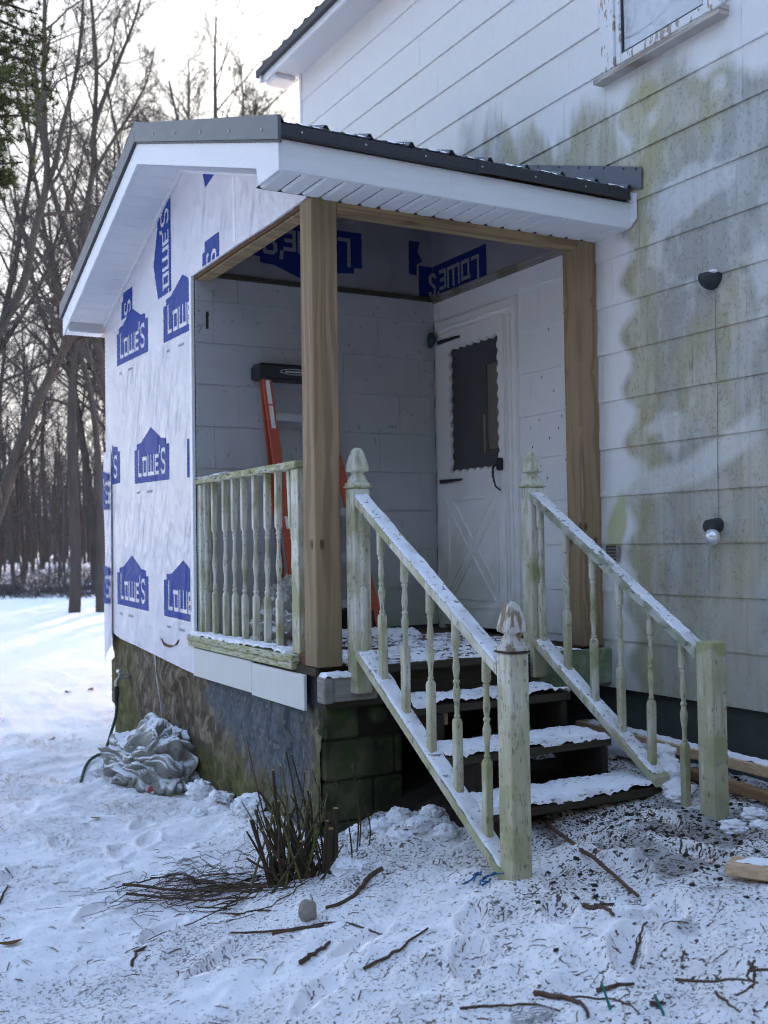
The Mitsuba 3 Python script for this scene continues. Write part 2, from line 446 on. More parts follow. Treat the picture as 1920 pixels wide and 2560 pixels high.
mat('ladder_orange', lambda p, n, uv: mix((.42, .085, .035), (.36, .06, .03), noise(p.x * 200, p.y * 200, p.z * 5)), .45, spec=.35)
mat('ladder_red', (.44, .085, .045), .45, spec=.35)
mat('black_plastic', (.018, .019, .022), .45, spec=.4)
mat('aluminium', (.42, .43, .44), .42, metallic=.7)
mat('sticker', (.70, .70, .72), .5)
mat('hose_green', (.010, .05, .035), .4, spec=.4)


def f_tarp(p, n, uv):
    w = fbm(p.x * 14, p.y * 14, p.z * 14)
    c = mix((.30, .29, .255), (.18, .175, .155), w)
    up = smoothstep(.40, .85, n.z + (fbm(p.x * 12, p.y * 12, p.z * 12) - .5) * 1.0)
    c = mix(c, (.80, .81, .84), up * .9)
    return mix(c, (.07, .06, .05), smoothstep(.64, .76, fbm(p.x * 42, p.y * 42, p.z * 42)) * .7)


mat('tarp_mat', f_tarp, .75, spec=.2)
mat('bark', lambda p, n, uv: mix((.055, .049, .044), (.105, .095, .087), fbm(p.x * 9, p.y * 9, p.z * 2.0)), .9, spec=.1)
mat('twig_far', (.095, .084, .080), .9, spec=.1)
mat('stem_dark', lambda p, n, uv: mix((.035, .028, .022), (.075, .062, .030), noise(p.x * 40, p.y * 40, p.z * 9)), .8, spec=.2)
mat('stem_green', (.13, .12, .045), .75, spec=.2)
mat('cut_wood', (.38, .22, .095), .8)
mat('twig_brown', lambda p, n, uv: mix((.13, .080, .052), (.070, .048, .038), noise(p.x * 50, p.y * 50, p.z * 50)), .85, spec=.15)
mat('leaf_brown', lambda p, n, uv: mix((.16, .075, .030), (.07, .04, .025), noise(p.x * 60, p.y * 60, p.z * 60)), .8, spec=.15)
mat('needles', lambda p, n, uv: mix((.045, .065, .030), (.085, .10, .045), noise(p.x * 3, p.y * 3, p.z * 3)), .8, spec=.15)
mat('stone_mat', lambda p, n, uv: mix((.34, .30, .25), (.24, .21, .18), fbm(p.x * 30, p.y * 30, p.z * 30)), .85)
mat('blue_plastic', (.015, .09, .24), .45)
mat('teal_plastic', (.01, .17, .15), .45)
mat('pale_pipe', (.62, .64, .68), .6)
mat('red_mat', (.35, .06, .05), .6)
mat('foil', (.80, .82, .86), .25, metallic=.6)

# ------------------------------------------------------------------ ground
def axis(a0, a1, step, lo, hi, grow=1.12):
    c = list(np.arange(a0, a1, step))
    s = step; v = a0
    while v > lo: s *= grow; v -= s; c.insert(0, v)
    s = step; v = c[-1]
    while v < hi: s *= grow; v += s; c.append(v)
    return np.array(c)


gx = axis(-2.3, 2.3, .014, -160, 240, 1.06)
gy = axis(-3.2, 3.4, .016, -90, 420, 1.05)
X, Y = np.meshgrid(gx, gy, indexing='ij')
Z = G(X, Y)
near = 1 - ss(3, 9, np.hypot(X + .3, Y + .3) - 2)
P = np.stack([X, Y, np.zeros_like(X)], -1)
lump = meshkit.fbm(P * 3.2, 3, 2) - .5
crumb = meshkit.fbm(P * 9, 3, 5)
foot = meshkit.fbm(P * [1.4, 1.1, 1] + 7, 2, 9) - .5
rough = .75 + .25 * ss(-1.0, .6, X - .3 * Y + lump)
Z = Z + near * (.075 * lump + .06 * foot + rough * (.036 * (crumb - .5) +   .022 * np.clip(crumb - .60, 0, 1) * 2))
mid = ss(2, 8, np.hypot(X + 1, Y)) * (1 - ss(30, 60, Y))
Z = Z + mid * (.07 * (meshkit.fbm(P * .9, 3, 12) - .5) + .05 * (meshkit.fbm(P * 3.1 + 4, 2, 13) - .5))
# footprints
for fx, fy, fa in [(-.95, -.55, 40), (-1.12, -.20, 46), (-.82, .55, 75), (-1.02, .95, 80), (-.9, -1.0, 30), (-.30, -1.75, 50), (-.12, -1.50, 52), (.10, -1.72, 60), (.28, -1.48, 55), (.52, -1.62, 70), (.62, -1.32, 66), (-.45, -1.28, 20), (-.75, -1.55, 35), (.02, -2.15, 50), (.30, -2.05, 48), (-1.25, 1.55, 85), (-1.0, 1.9, 88), (-1.35, .45, 60), (.75, -1.75, 100), (.98, -1.35, 80), (-.55, 1.1, 60), (-.62, .75, 66)]:
    ca, sa = math.cos(math.radians(fa)), math.sin(math.radians(fa))
    u = ((X - fx) * ca + (Y - fy) * sa) / .145; w = (-(X - fx) * sa + (Y - fy) * ca) / (.055 + .012 * np.clip(u, -1, 1))
    rr = np.sqrt(u * u + w * w) + .25 * (meshkit.fbm(P * 14, 2, 33) - .5)
    Z = Z - .030 * (1 - ss(.72, 1.02, rr)) + .012 * np.exp(-((rr - 1.18) / .16) ** 2)
# snow banked in crumbs along the wall foot and by the stair
bank = np.exp(-((X - .28) / .30) ** 2 - ((Y + .40) / .22) ** 2) + .8 * np.exp(-((X + .06) / .12) ** 2 - ((Y - 1.0) / .65) ** 2) + .7 * np.exp(-((X - 1.36) / .25) ** 2 - ((Y + .85) / .30) ** 2)
Z = Z + bank * (.03 + .11 * np.clip(meshkit.fbm(P * 11 + 3, 3, 21) - .40, 0, 1))
# a path worn down in front of the last tread
Z = Z - .05 * np.exp(-((X - .62) / .42) ** 2 - ((Y + 1.12) / .16) ** 2)
# gentle rise far away under the wood
Z = Z + .012 * np.maximum(0, Y - 38) + .004 * np.maximum(0, np.abs(X) - 60)
nx, ny = X.shape
idx = np.arange(nx * ny).reshape(nx, ny)
a, b, c, d = idx[:-1, :-1].ravel(), idx[1:, :-1].ravel(), idx[1:, 1:].ravel(), idx[:-1, 1:].ravel()
ground = trimesh.Trimesh(np.stack([X, Y, Z], -1).reshape(-1, 3), np.vstack([np.stack([a, b, c], -1), np.stack([a, c, d], -1)]), process=False)
struct('snow_ground', ground, 'snow_mat', smooth=True, label='trodden dirty snow over the yard')
from scipy.interpolate import RegularGridInterpolator
_gi = RegularGridInterpolator((gx, gy), Z, bounds_error=False, fill_value=-.95)


def gz(x, y): return float(_gi((x, y)))


# ------------------------------------------------------------------ house
D, B = 1.802, 1.761
S, ZO = .267, .5752
house = thing('house', 'two storey house clad in wide white boards, stained grey green beside the porch', 'house')
ROOF = lambda y: 3.26 - .333 * abs(y - 1.93)
# backing with openings
bk = Polygon([(3.94, -.22), (-5.2, -.22), (-5.2, 4.85), (3.94, 4.85)])
bk = bk.difference(sbox(.80, .0, 1.66, 2.12)).difference(sbox(-.98, 3.18, -.14, 4.50))
part(house, 'wall_sheathing', extr(bk, YZ, D + .004, D + .10), 'interior_dark')
# boards
boards = []
joint_shift = {8: -.42, 7: -.71, 9: -1.10}
for k in range(-3, 16):
    z0 = ZO + k * S
    z1 = min(z0 + S, 4.85)
    js = joint_shift.get(k, -.42 + .34 * (k % 2) + .06 * math.sin(k * 2.3))
    cuts = sorted({round(v, 4) for v in [3.945, -5.2] + [js + i * .68 for i in range(-8, 8) if -5.1 < js + i * .68 < 3.85]})
    for ya, yb in zip(cuts[:-1], cuts[1:]):
        ya2, yb2 = ya + .0009, yb - .0009
        segs = [(ya2, yb2, z0, z1)]
        def carve(segs, cy0, cy1, cz0, cz1):
            out = []
            for (a, b, p, q) in segs:
                if b <= cy0 or a >= cy1 or q <= cz0 or p >= cz1: out.append((a, b, p, q)); continue
                if a < cy0: out.append((a, cy0, p, q))
                if b > cy1: out.append((cy1, b, p, q))
                m0, m1 = max(a, cy0), min(b, cy1)
                if p < cz0 - .01: out.append((m0, m1, p, cz0))
                if q > cz1 + .01: out.append((m0, m1, cz1, q))
            return out
        segs = carve(segs, .765, 1.70, -.3, 2.14)
        segs = carve(segs, -1.0, -.11, 3.17, 4.55)
        for (a, b, p, q) in segs:
            if b - a < .03 or q - p < .02: continue
            boards.append((a, b, p, q, p > z0 + .02))
for (a, b, p, q, clipd) in boards:
    t = .0125
    lean = R.normal(0, .0007)
    v = [(D, a, p), (D, b, p), (D - t - lean, a, p), (D - t - lean, b, p), (D, a, q), (D, b, q), (D - .003, a, q - .001), (D - .003, b, q - .001)]
    part(house, 'siding_board', hull(v), 'siding_paint')
part(house, 'corner_board', box(D - .016, D + .02, 3.935, 3.985, -.22, 4.845, .003), 'white_vinyl')
# foundation strip and ground beam under the siding
part(house, 'foundation', box(D + .035, D + .30, -5.2, 3.9, -1.3, -.222), 'dark_concrete')
part(house, 'end_wall', box(D, D + 8.0, 3.90, 3.935, -.22, 4.85), 'siding_paint')
# eave and roof
part(house, 'soffit', box(D - .24, D - .001, -5.3, 4.22, 4.83, 4.845), 'soffit_vinyl')
part(house, 'fascia', box(D - .265, D - .24, -5.3, 4.24, 4.815, 4.93, .004), 'white_vinyl')
part(house, 'eave_return', box(D - .24, D - .03, 4.0, 4.215, 4.785, 4.829, .01), 'white_vinyl')
rp = []
yy = np.arange(-5.35, 4.30, .0275)
rib = np.where((np.arange(len(yy)) % 8) < 2, .022, 0.0)
base = np.array([(D - .30, 4.945), (D + 4.0, 4.945 + 4.3 * .42)])
V = []
for (x, z) in base: V.append(np.stack([np.full_like(yy, x), yy, z + rib], -1))
n = len(yy); V = np.vstack(V); i = np.arange(n - 1)
part(house, 'roof', trimesh.Trimesh(V, np.vstack([np.stack([i, i + 1, i + 1 + n], -1), np.stack([i, i + 1 + n, i + n], -1)]), process=False), 'roof_metal')
part(house, 'roof_trim', box(D - .305, D - .268, -5.35, 4.30, 4.875, 4.944, .003), 'dark_metal')
gab = Polygon([(D - .29, 4.92), (D + 4.0, 4.92 + 4.29 * .42), (D + 4.0, 4.80 + 4.29 * .42), (D - .29, 4.80)])
part(house, 'rake_trim', extr(gab, XZ, 4.215, 4.235), 'white_vinyl')
part(house, 'rear_roof', hull([(D + 4, -5.35, 6.74), (D + 4, 4.3, 6.74), (D + 8.3, -5.35, 4.94), (D + 8.3, 4.3, 4.94), (D + 4, -5.35, 6.7), (D + 4, 4.3, 6.7), (D + 8.3, -5.35, 4.90), (D + 8.3, 4.3, 4.90)]), 'roof_metal')
part(house, 'gable_wall', extr(Polygon([(D + .1, 4.85), (D + 7.9, 4.85), (D + 4, 6.55)]), XZ, 3.90, 3.935), 'siding_paint')
# window
wn = part(house, 'window', cat([box(D - .035, D + .02, -.215, -.10, 3.225, 4.55, .004), box(D - .035, D + .02, -1.0, -.905, 3.225, 4.55, .004), box(D - .034, D + .02, -.905, -.215, 4.44, 4.55, .004)]), 'peeling_paint', label='upper window with peeling white casing')
part(wn, 'sill', hull([(D - .075, -1.02, 3.165), (D - .075, -.085, 3.165), (D + .01, -1.02, 3.165), (D + .01, -.085, 3.165), (D - .075, -1.02, 3.195), (D - .075, -.085, 3.195), (D + .01, -1.02, 3.224), (D + .01, -.085, 3.224)]), 'bare_sill', label='bare weathered wooden sill with flaking paint')
part(wn, 'sash', cat([box(D - .022, D + .015, -.255, -.216, 3.235, 4.44, .003), box(D - .022, D + .015, -.904, -.865, 3.235, 4.44, .003), box(D - .020, D + .015, -.865, -.255, 3.235, 3.285, .003), box(D - .02, D + .015, -.865, -.255, 3.84, 3.88, .003)]), 'peeling_paint')
part(wn, 'sash_seal', cat([box(D - .012, D + .005, -.264, -.256, 3.29, 4.43), box(D - .012, D + .005, -.864, -.856, 3.29, 4.43), box(D - .012, D + .005, -.856, -.264, 3.286, 3.297)]), 'dark_metal')
part(wn, 'pane', trimesh.Trimesh([(D - .005, -.87, 3.28), (D - .005, -.25, 3.28), (D - .005, -.25, 4.44), (D - .005, -.87, 4.44)], [[0, 2, 1], [0, 3, 2]]), 'glass_pane')
part(wn, 'reflection_backing', box(D + .02, D + .026, -.96, -.16, 3.2, 4.5), 'reflection_backing')  # sheet added behind the glass to carry its reflected sky tone
# storm door
door = part(house, 'storm_door', extr(sbox(.872, .035, 1.640, 2.055).difference(
    Polygon([(.928 + .010 * (1 + math.cos(t * 2 * math.pi * 11)), 1.07 + .88 * t) for t in np.linspace(0, 1, 110)] +
            [(.928 + .602 * t, 1.95 - .012 * (1 + math.cos(t * 2 * math.pi * 7))) for t in np.linspace(0, 1, 70)] +
            [(1.53 - .008 * (1 + math.cos(t * 2 * math.pi * 11)), 1.95 - .88 * t) for t in np.linspace(0, 1, 110)] +
            [(1.53 - .602 * t, 1.07 + .012 * (1 + math.cos(t * 2 * math.pi * 7))) for t in np.linspace(0, 1, 70)]).buffer(0)), YZ, D - .045, D - .015), 'door_paint', label='white storm door with scalloped window and crossbuck panel')
part(door, 'pane', trimesh.Trimesh([(D - .03, .915, 1.06), (D - .03, 1.545, 1.06), (D - .03, 1.545, 1.97), (D - .03, .915, 1.97)], [[0, 2, 1], [0, 3, 2]]), 'door_glass')


def bar_yz(y0, z0, y1, z1, w, x0, x1):
    L = LineString([(y0, z0), (y1, z1)]).buffer(w / 2, cap_style=2)
    return extr(L, YZ, x0, x1)


cb = [bar_yz(.93, .17, 1.585, .17, .022, D - .052, D - .0455), bar_yz(.93, .95, 1.585, .95, .022, D - .052, D - .0455), bar_yz(.93, .17, .93, .95, .022, D - .0517, D - .0455), bar_yz(1.585, .17, 1.585, .95, .022, D - .0517, D - .0455)]
part(door, 'panel_moulding', cat(cb), 'door_paint')
for y0, y1 in ((.96, 1.555), (1.555, .96)):
    for o in (-.035, .035):
        pass
xs = [Polygon([(.985, .215), (1.53, .215), (1.2575, .515)]), Polygon([(.985, .905), (1.53, .905), (1.2575, .605)]), Polygon([(.955, .25), (.955, .87), (1.215, .56)]), Polygon([(1.56, .25), (1.56, .87), (1.30, .56)])]
part(door, 'crossbuck', cat([extr(p.difference(p.buffer(-.020, join_style=2)), YZ, D - .0555, D - .0455) for p in xs]), 'door_paint')
part(door, 'hinge', hull([(D - .062, 1.635, 1.985), (D - .062, 1.635, 2.012), (D - .0455, 1.635, 1.985), (D - .0455, 1.635, 2.012), (D - .062, 1.37, 1.992), (D - .062, 1.37, 2.005), (D - .0455, 1.37, 1.992), (D - .0455, 1.37, 2.005)]), 'black_iron')
part(door, 'hinge', hull([(D - .062, 1.635, 1.008), (D - .062, 1.635, 1.036), (D - .0455, 1.635, 1.008), (D - .0455, 1.635, 1.036), (D - .062, 1.37, 1.018), (D - .062, 1.37, 1.031), (D - .0455, 1.37, 1.018), (D - .0455, 1.37, 1.031)]), 'black_iron')
part(door, 'handle', cat([box(D - .075, D - .0455, .885, .935, 1.055, 1.135, .008), trimesh.Trimesh(*tube([(D - .07, .925, 1.10), (D - .085, .95, 1.08), (D - .09, .945, 1.02), (D - .085, .925, .955), (D - .06, .905, .925)], [.009, .009, .007, .006, .006], 8))]), 'black_iron', smooth=40)
fr = part(house, 'door_frame', cat([box(D - .035, D + .03, .757, .870, 0, 2.06, .004), box(D - .035, D + .03, 1.642, 1.70, 0, 2.06, .004), box(D - .036, D + .03, .757, 1.70, 2.06, 2.15, .004)]), 'door_paint')
part(house, 'door_stop', cat([box(D - .050, D - .0355, .80, .815, .03, 2.05, .002), box(D - .046, D - .0355, .845, .862, .03, 2.05, .002), box(D - .048, D - .0365, .80, 1.66, 2.085, 2.10, .002)]), 'door_paint')
ind = part(house, 'inner_door', box(D + .10, D + .14, .80, 1.66, 0, 2.12), 'inner_door', label='brown inner door behind the storm door')
part(ind, 'stile', cat([box(D + .085, D + .0995, 1.26, 1.66, 0, 2.12), box(D + .085, D + .0995, .80, 1.26, 1.80, 2.12), box(D + .085, D + .0995, .80, 1.26, 0, 1.22)]), 'interior_dark')
part(ind, 'knob_plate', box(D + .078, D + .0845, 1.268, 1.285, 1.20, 1.46, .002), 'brass')
part(house, 'inner_room', box(D + .30, D + .34, -1.2, 1.8, 0, 4.6), 'interior_dark')
# wall fittings
hv = trimesh.Trimesh(*tube([(D - .01, -.87, 1.905), (D - .05, -.875, 1.90), (D - .09, -.88, 1.875)], [.055, .06, .055], 14))
hd = trimesh.creation.icosphere(3, 1); hd.vertices[:, 2] = np.minimum(hd.vertices[:, 2], .25)
part(house, 'vent_hood', hd.apply_transform(np.diag([.075, .058, .062, 1])).apply_translation((D - .012, -.875, 1.90)), 'dark_metal', smooth=40, label='dark rounded vent hood on the wall')
part(house, 'vent_snow', trimesh.creation.icosphere(2, 1).apply_transform(np.diag([.022, .022, .010, 1])).apply_translation((D - .045, -.915, 1.918)), 'snow_clean', smooth=True)
part(house, 'exhaust_pipe', cat([trimesh.Trimesh(*tube([(D - .005, -.875, .665), (D - .085, -.885, .655)], .036, 16))]), 'dark_metal', smooth=40, label='short dark exhaust pipe capped with foil')
part(house, 'pipe_foil', trimesh.creation.icosphere(3, 1).apply_transform(np.diag([.035, .040, .040, 1])).apply_translation((D - .09, -.91, .605)), 'foil', smooth=True)
part(house, 'joint_line', trimesh.Trimesh(*tube([(D - .012, -.897, 1.83), (D - .013, -.889, 1.55), (D - .012, -.893, 1.3), (D - .013, -.884, .95), (D - .012, -.880, .70)], .0016, 5)), 'grey_wood')  # thin tube added to draw the stacked butt joint line
wv = part(house, 'wall_vent', box(D - .032, D - .012, -.155, -.055, .475, .565, .003), 'grey_wood')
part(wv, 'louvre', cat([box(D - .037, D - .0325, -.145, -.065, .485 + i * .018, .494 + i * .018) for i in range(5)]), 'dark_metal')
part(house, 'porch_top_moulding', cat([box(D - .034, D - .012, .142, 1.755, 2.328, 2.350, .004), box(D - .020, D - .013, .142, 1.755, 2.300, 2.3275, .002)]), 'grey_wood')
part(house, 'nail_marks', cat([box(D - .0150, D - .0135, y - .004, y + .004, z - .007, z + .007, .001) for y, z in [(.55, 1.34), (.62, 1.18), (.40, 1.50), (.33, 1.34), (.36, 1.27), (.52, 1.60), (.44, 1.88), (.22, 1.86), (.64, 1.30), (.45, 1.22), (.30, 1.08), (.48, .98)]]), 'dark_wood')

# ------------------------------------------------------------------ porch addition
porch = thing('porch_addition', 'low gabled porch addition wrapped in printed white house wrap with an open corner', 'porch')
# gable wall facing left (x = 0)
wall = Polygon([(1.80, -.19), (3.87, -.09), (3.87, ROOF(3.87) - .20), (1.93, ROOF(1.93) - .19), (.06, ROOF(.06) - .19), (.06, 2.305), (1.80, 2.31)])
wall2 = wall.buffer(-.012, join_style=2)
part(porch, 'sheathing', extr(wall2, YZ, .012, .05), 'brown_rust')
low = [(1.775, -.205), (2.0, -.195), (2.35, -.172), (2.7, -.150), (3.1, -.125), (3.5, -.105), (3.72, -.07), (3.90, -.13)]
wrap = Polygon(low + [(3.90, ROOF(3.90) - .20), (1.93, ROOF(1.93) - .18), (.05, ROOF(.05) - .18), (.05, 2.312), (.5, 2.306), (1.0, 2.314), (1.775, 2.312)])
part(porch, 'house_wrap', extr(wrap, YZ, -.004, .010), 'house_wrap')
HW = porch + '__house_wrap'
part(porch, 'wrap_edge', cat([extr(Polygon([(.05, 2.292), (.5, 2.288), (1.0, 2.295), (1.775, 2.29), (1.775, 2.311), (1.0, 2.313), (.5, 2.305), (.05, 2.311)]), YZ, .011, .024)]), 'brown_rust')
part(porch, 'gable_beam', box(.028, .118, .141, B - .002, 2.285, 2.42, .004), 'beam_lumber')
# far side wall of the addition
part(porch, 'rear_wall', box(.02, D - .02, 3.84, 3.868, -.12, 2.40), 'house_wrap')
part(porch, 'wrap_flap', trimesh.Trimesh(*(lambda t: (np.array([(-.012 - .055 * (1 - abs(v) ** 2) * (u > .5) * 0 - .006, 3.70 + .21 * u, 1.36 - 1.52 * v) for v in np.linspace(0, 1, 24) for u in np.linspace(0, 1, 5)]) + np.array([(-.012 * math.sin(u * 3.1), .02 * math.sin(v * 9) * u, -.16 * u * (v > .97)) for v in np.linspace(0, 1, 24) for u in np.linspace(0, 1, 5)]), np.array([f for i in range(23) for j in range(4) for f in ([i * 5 + j, i * 5 + j + 1, i * 5 + j + 6], [i * 5 + j, i * 5 + j + 6, i * 5 + j + 5])])))(0)), 'house_wrap', smooth=True, label='loose flap of wrap folded round the far corner')
part(porch, 'corner_strip', box(-.012, .01, 1.765, 1.805, -.20, 2.315, .003), 'white_vinyl')
# printed badges
BADGE = Polygon([(0, 0), (0, .245), (.062, .245), (.062, .285), (.17, .292), (.235, .318), (.407, .385), (.58, .318), (.645, .292), (.753, .285), (.753, .245), (.815, .245), (.815, 0)])


def strokes():
    w = .027
    L = []
    st = lambda pts: LineString(pts).buffer(w / 2, cap_style=3, join_style=2)
    L.append(st([(.098, .230), (.098, .058), (.170, .058)]))
    L.append(st([(.215, .172), (.215, .058), (.292, .058), (.292, .172), (.202, .172)]))
    L.append(st([(.332, .180), (.332, .058), (.470, .058), (.470, .180)])); L.append(st([(.401, .180), (.401, .058)]))
    L.append(st([(.575, .175), (.508, .175), (.508, .058), (.575, .058)])); L.append(st([(.508, .117), (.565, .117)]))
    L.append(st([(.603, .236), (.598, .200)]))
    L.append(st([(.722, .192), (.716, .210), (.660, .210), (.645, .195), (.645, .155), (.660, .138), (.708, .124), (.722, .108), (.722, .074), (.708, .058), (.655, .058), (.643, .076)]))
    return unary_union(L)


INK = BADGE.difference(strokes())
SMALL = unary_union([sbox(.06 + i * .018, -.075, .072 + i * .018, -.06) for i in range(4)] + [sbox(.31 + i * .02, -.075, .325 + i * .02, -.058) for i in range(6)])


def badge(frame, clip=None, small=True, parent=HW, ink='wrap_print'):
    g = INK if clip is None else INK.intersection(clip)
    if not g.is_empty: part(parent, 'printed_badge', extr(g, frame, 0, .0012), ink)
    if small:
        s = SMALL if clip is None else SMALL.intersection(clip)
        if not s.is_empty: part(parent, 'small_print', extr(s, frame, 0, .0011), 'wrap_small_print')


def up(y0, z0, tilt=0.0): return lambda u, v, w: (-.0055 - w, y0 - u, z0 + v + tilt * u)
def rot(y0, z0): return lambda u, v, w: (-.0055 - w, y0 + v, z0 + u)


def yclip(y0, ya, yb): return sbox(y0 - yb, -1, y0 - ya, 1)     # keep ya<y<yb


badge(up(3.535, 2.005, -.02), yclip(3.535, 1.81, 3.7))
badge(up(2.352, 1.985, -.02), yclip(2.352, 1.81, 2.6))
badge(up(3.075, 1.065, -.02))
badge(up(1.885, 1.04), yclip(1.885, 1.845, 2.0), small=False)
badge(up(4.295, 1.095), yclip(4.295, 3.0, 3.695), small=False)
badge(up(3.573, .160, -.02))
badge(up(2.392, .130, -.02), yclip(2.392, 1.855, 2.6))
badge(lambda u, v, w: (-.024 - w, 4.745 - u, .18 + v), sbox(.86, -1, .99, 1), small=False)
fl = lambda y0, z0: (lambda u, v, w: (-.036 - w, y0 - u, z0 + v))
badge(fl(4.46, .90), yclip(4.46, 3.72, 3.88), small=False)
badge(fl(4.46, .155), yclip(4.46, 3.715, 3.87), small=False)
badge(lambda u, v, w: (-.0055 - w, 4.70 - u, 1.52 + v), yclip(4.70, 3.78, 3.885), small=False)
seam = 2.32
badge(rot(2.182, 2.152), sbox(.155, -1, 1, 1), small=False)
badge(rot(3.105, 1.722), sbox(.62, -1, 1, 1).intersection(Polygon([(.62, -1), (1, -1), (1, 1), (.62, 1)])), small=False)
badge(rot(1.272, 1.65), sbox(.672, -1, 1, 1), small=False)
part(HW, 'printed_badge', extr(Polygon([(1.545, 2.905), (1.295, 2.838), (1.495, 2.80)]), YZ, -.0068, -.0055), 'wrap_print')
part(HW, 'tape_seam', cat([extr(sbox(1.785, 2.305, 3.88, 2.3085), YZ, -.0062, -.005), extr(sbox(1.008, 2.33, 1.045, 2.93), YZ, -.0052, -.0042)]), 'wrap_small_print' if False else 'white_vinyl')
tear = extr(Polygon([(2.46, -.028), (2.40, -.052), (2.30, -.062), (2.17, -.055), (2.08, -.01), (2.12, -.045), (2.28, -.078), (2.40, -.070)]), YZ, -.012, -.005)
part(porch, 'wrap_tear', tear, 'brown_rust', label='torn spot low on the house wrap')
part(porch, 'hanging_strings', MBs if False else cat([trimesh.Trimesh(*tube([(-.008, 2.625, -.155), (-.012, 2.56, -.30), (-.012, 2.49, -.44), (-.02, 2.40, -.63), (-.04, 2.34, -.80)], .0022, 4)), trimesh.Trimesh(*tube([(-.008, 2.60, -.155), (-.02, 2.545, -.30), (-.018, 2.47, -.44), (-.02, 2.41, -.60)], .002, 4))]), 'pale_pipe')
# back wall of the open corner
ZB = 1.8935
part(porch, 'inner_sheathing', box(.03, D - .005, B + .004, B + .05, -.2, 2.98), 'interior_dark')
k = 0
for kk in range(-2, 8):
    z0 = ZB - kk * S; z1 = min(z0 + S, 2.315)
    if z0 > 2.30: continue
    z0 = max(z0, -.03)
    off = (.13, .46, .30)[kk % 3] + .04 * math.sin(kk * 3.1)
    cuts = [.012] + [off + i * .60 for i in range(4) if .1 < off + i * .60 < D - .08] + [D - .014]
    for xa, xb in zip(cuts[:-1], cuts[1:]):
        xa2, xb2 = xa + .001, xb - .001
        t = .011 + R.normal(0, .0006)
        part(porch, 'porch_siding_board', hull([(xa2, B, z0), (xb2, B, z0), (xa2, B - t, z0), (xb2, B - t, z0), (xa2, B, z1), (xb2, B, z1), (xa2, B - .003, z1 - .001), (xb2, B - .003, z1 - .001)]), 'porch_siding')
part(porch, 'wall_cap', box(.02, D - .05, B - .028, B + .003, 2.316, 2.342, .003), 'dark_wood')
iw = part(porch, 'upper_house_wrap', box(.03, D - .013, B - .006, B + .003, 2.343, 2.95), 'shaded_wrap', label='wrap above the porch boards, hung upside down, its grey darkened to paint in shade')
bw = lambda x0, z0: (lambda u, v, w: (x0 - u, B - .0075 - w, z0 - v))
badge(bw(1.212, 2.735), None, parent=iw, ink='shaded_print')
badge(bw(2.485, 2.565), sbox(.70, -1, .83, .218), parent=iw, small=False, ink='shaded_print')
part(iw, 'printed_badge', extr(Polygon([(1.59, 2.735), (1.59, 2.495), (1.652, 2.495), (1.652, 2.57), (1.70, 2.60), (1.66, 2.66), (1.68, 2.735)]), XZ, B - .0090, B - .0078), 'shaded_print')
iw2 = part(porch, 'side_house_wrap', extr(Polygon([(.10, 2.353), (B - .006, 2.353), (B - .006, 2.9), (1.2, 2.9), (.10, ROOF(.10) - .07)]), YZ, D - .0195, D - .0185), 'shaded_wrap')
badge(lambda u, v, w: (D - .0205 - w, B - .004 - .683 + u, 2.565 - v), sbox(0, -1, .672, .208), parent=iw2, small=False, ink='shaded_print')
part(porch, 'stains', cat([box(.20 + dx, .20 + dx + .018, B - .0135, B - .012, z, z + .11, .001) for dx, z in [(-.12, 1.98)]]), 'dark_wood')
# floor
nb = 13
for i in range(nb):
    y0 = -.10 + i * (B + .09) / nb
    y1 = y0 + (B + .09) / nb - .005
    x0 = .02 if i else .245
    x1 = D - .02 if i else 1.20
    part(porch, 'floor_board', box(x0, x1, y0, y1, -.035 + R.normal(0, .0008), .0, .002), 'dark_wood')
part(porch, 'joist', box(.03, D - .02, -.028, .03, -.20, -.036), 'dark_wood')
part(porch, 'subfloor', box(.03, D - .01, .03, B, -.20, -.04), 'interior_dark')
# rim, skirt
part(porch, 'skirt_board', box(-.018, .0, .118, .80, -.222, -.045, .003), 'siding_paint')
part(porch, 'skirt_board', box(-.0175, .0, .803, 1.772, -.212, -.038, .003), 'siding_paint')
part(porch, 'rim_board', box(.055, .30, -.062, -.03, -.165, -.045, .006), 'grey_wood', label='short weathered grey rim board under the corner post')
part(porch, 'rim_block', box(.005, .054, -.066, .02, -.17, -.045, .005), 'grey_wood')
part(porch, 'rim_board', box(1.20, D - .005, -.066, -.03, -.20, -.005, .005), 'green_rim', label='mossy green rim board at the wall')
part(porch, 'sill_trim', box(.0, .02, .02, B, -.044, -.004), 'dark_wood')
part(porch, 'rotten_block', box(.012, .13, .135, .30, -.045, .05, .006), 'brown_rust')
# posts and beam
p1 = part(porch, 'post', box(0, .14, 0, .14, -.002, 2.308, .006), 'treated_lumber', label='front corner post of new treated lumber')
p2 = part(porch, 'post', box(D - .142, D - .002, .0, .14, .001, 2.308, .006), 'treated_lumber', label='treated lumber post against the house wall')
part(porch, 'header_beam', box(.142, D - .144, .004, .042, 2.245, 2.42, .003), 'beam_lumber')
part(porch, 'header_beam', box(.142, D - .144, .046, .084, 2.249, 2.42, .003), 'beam_lumber')
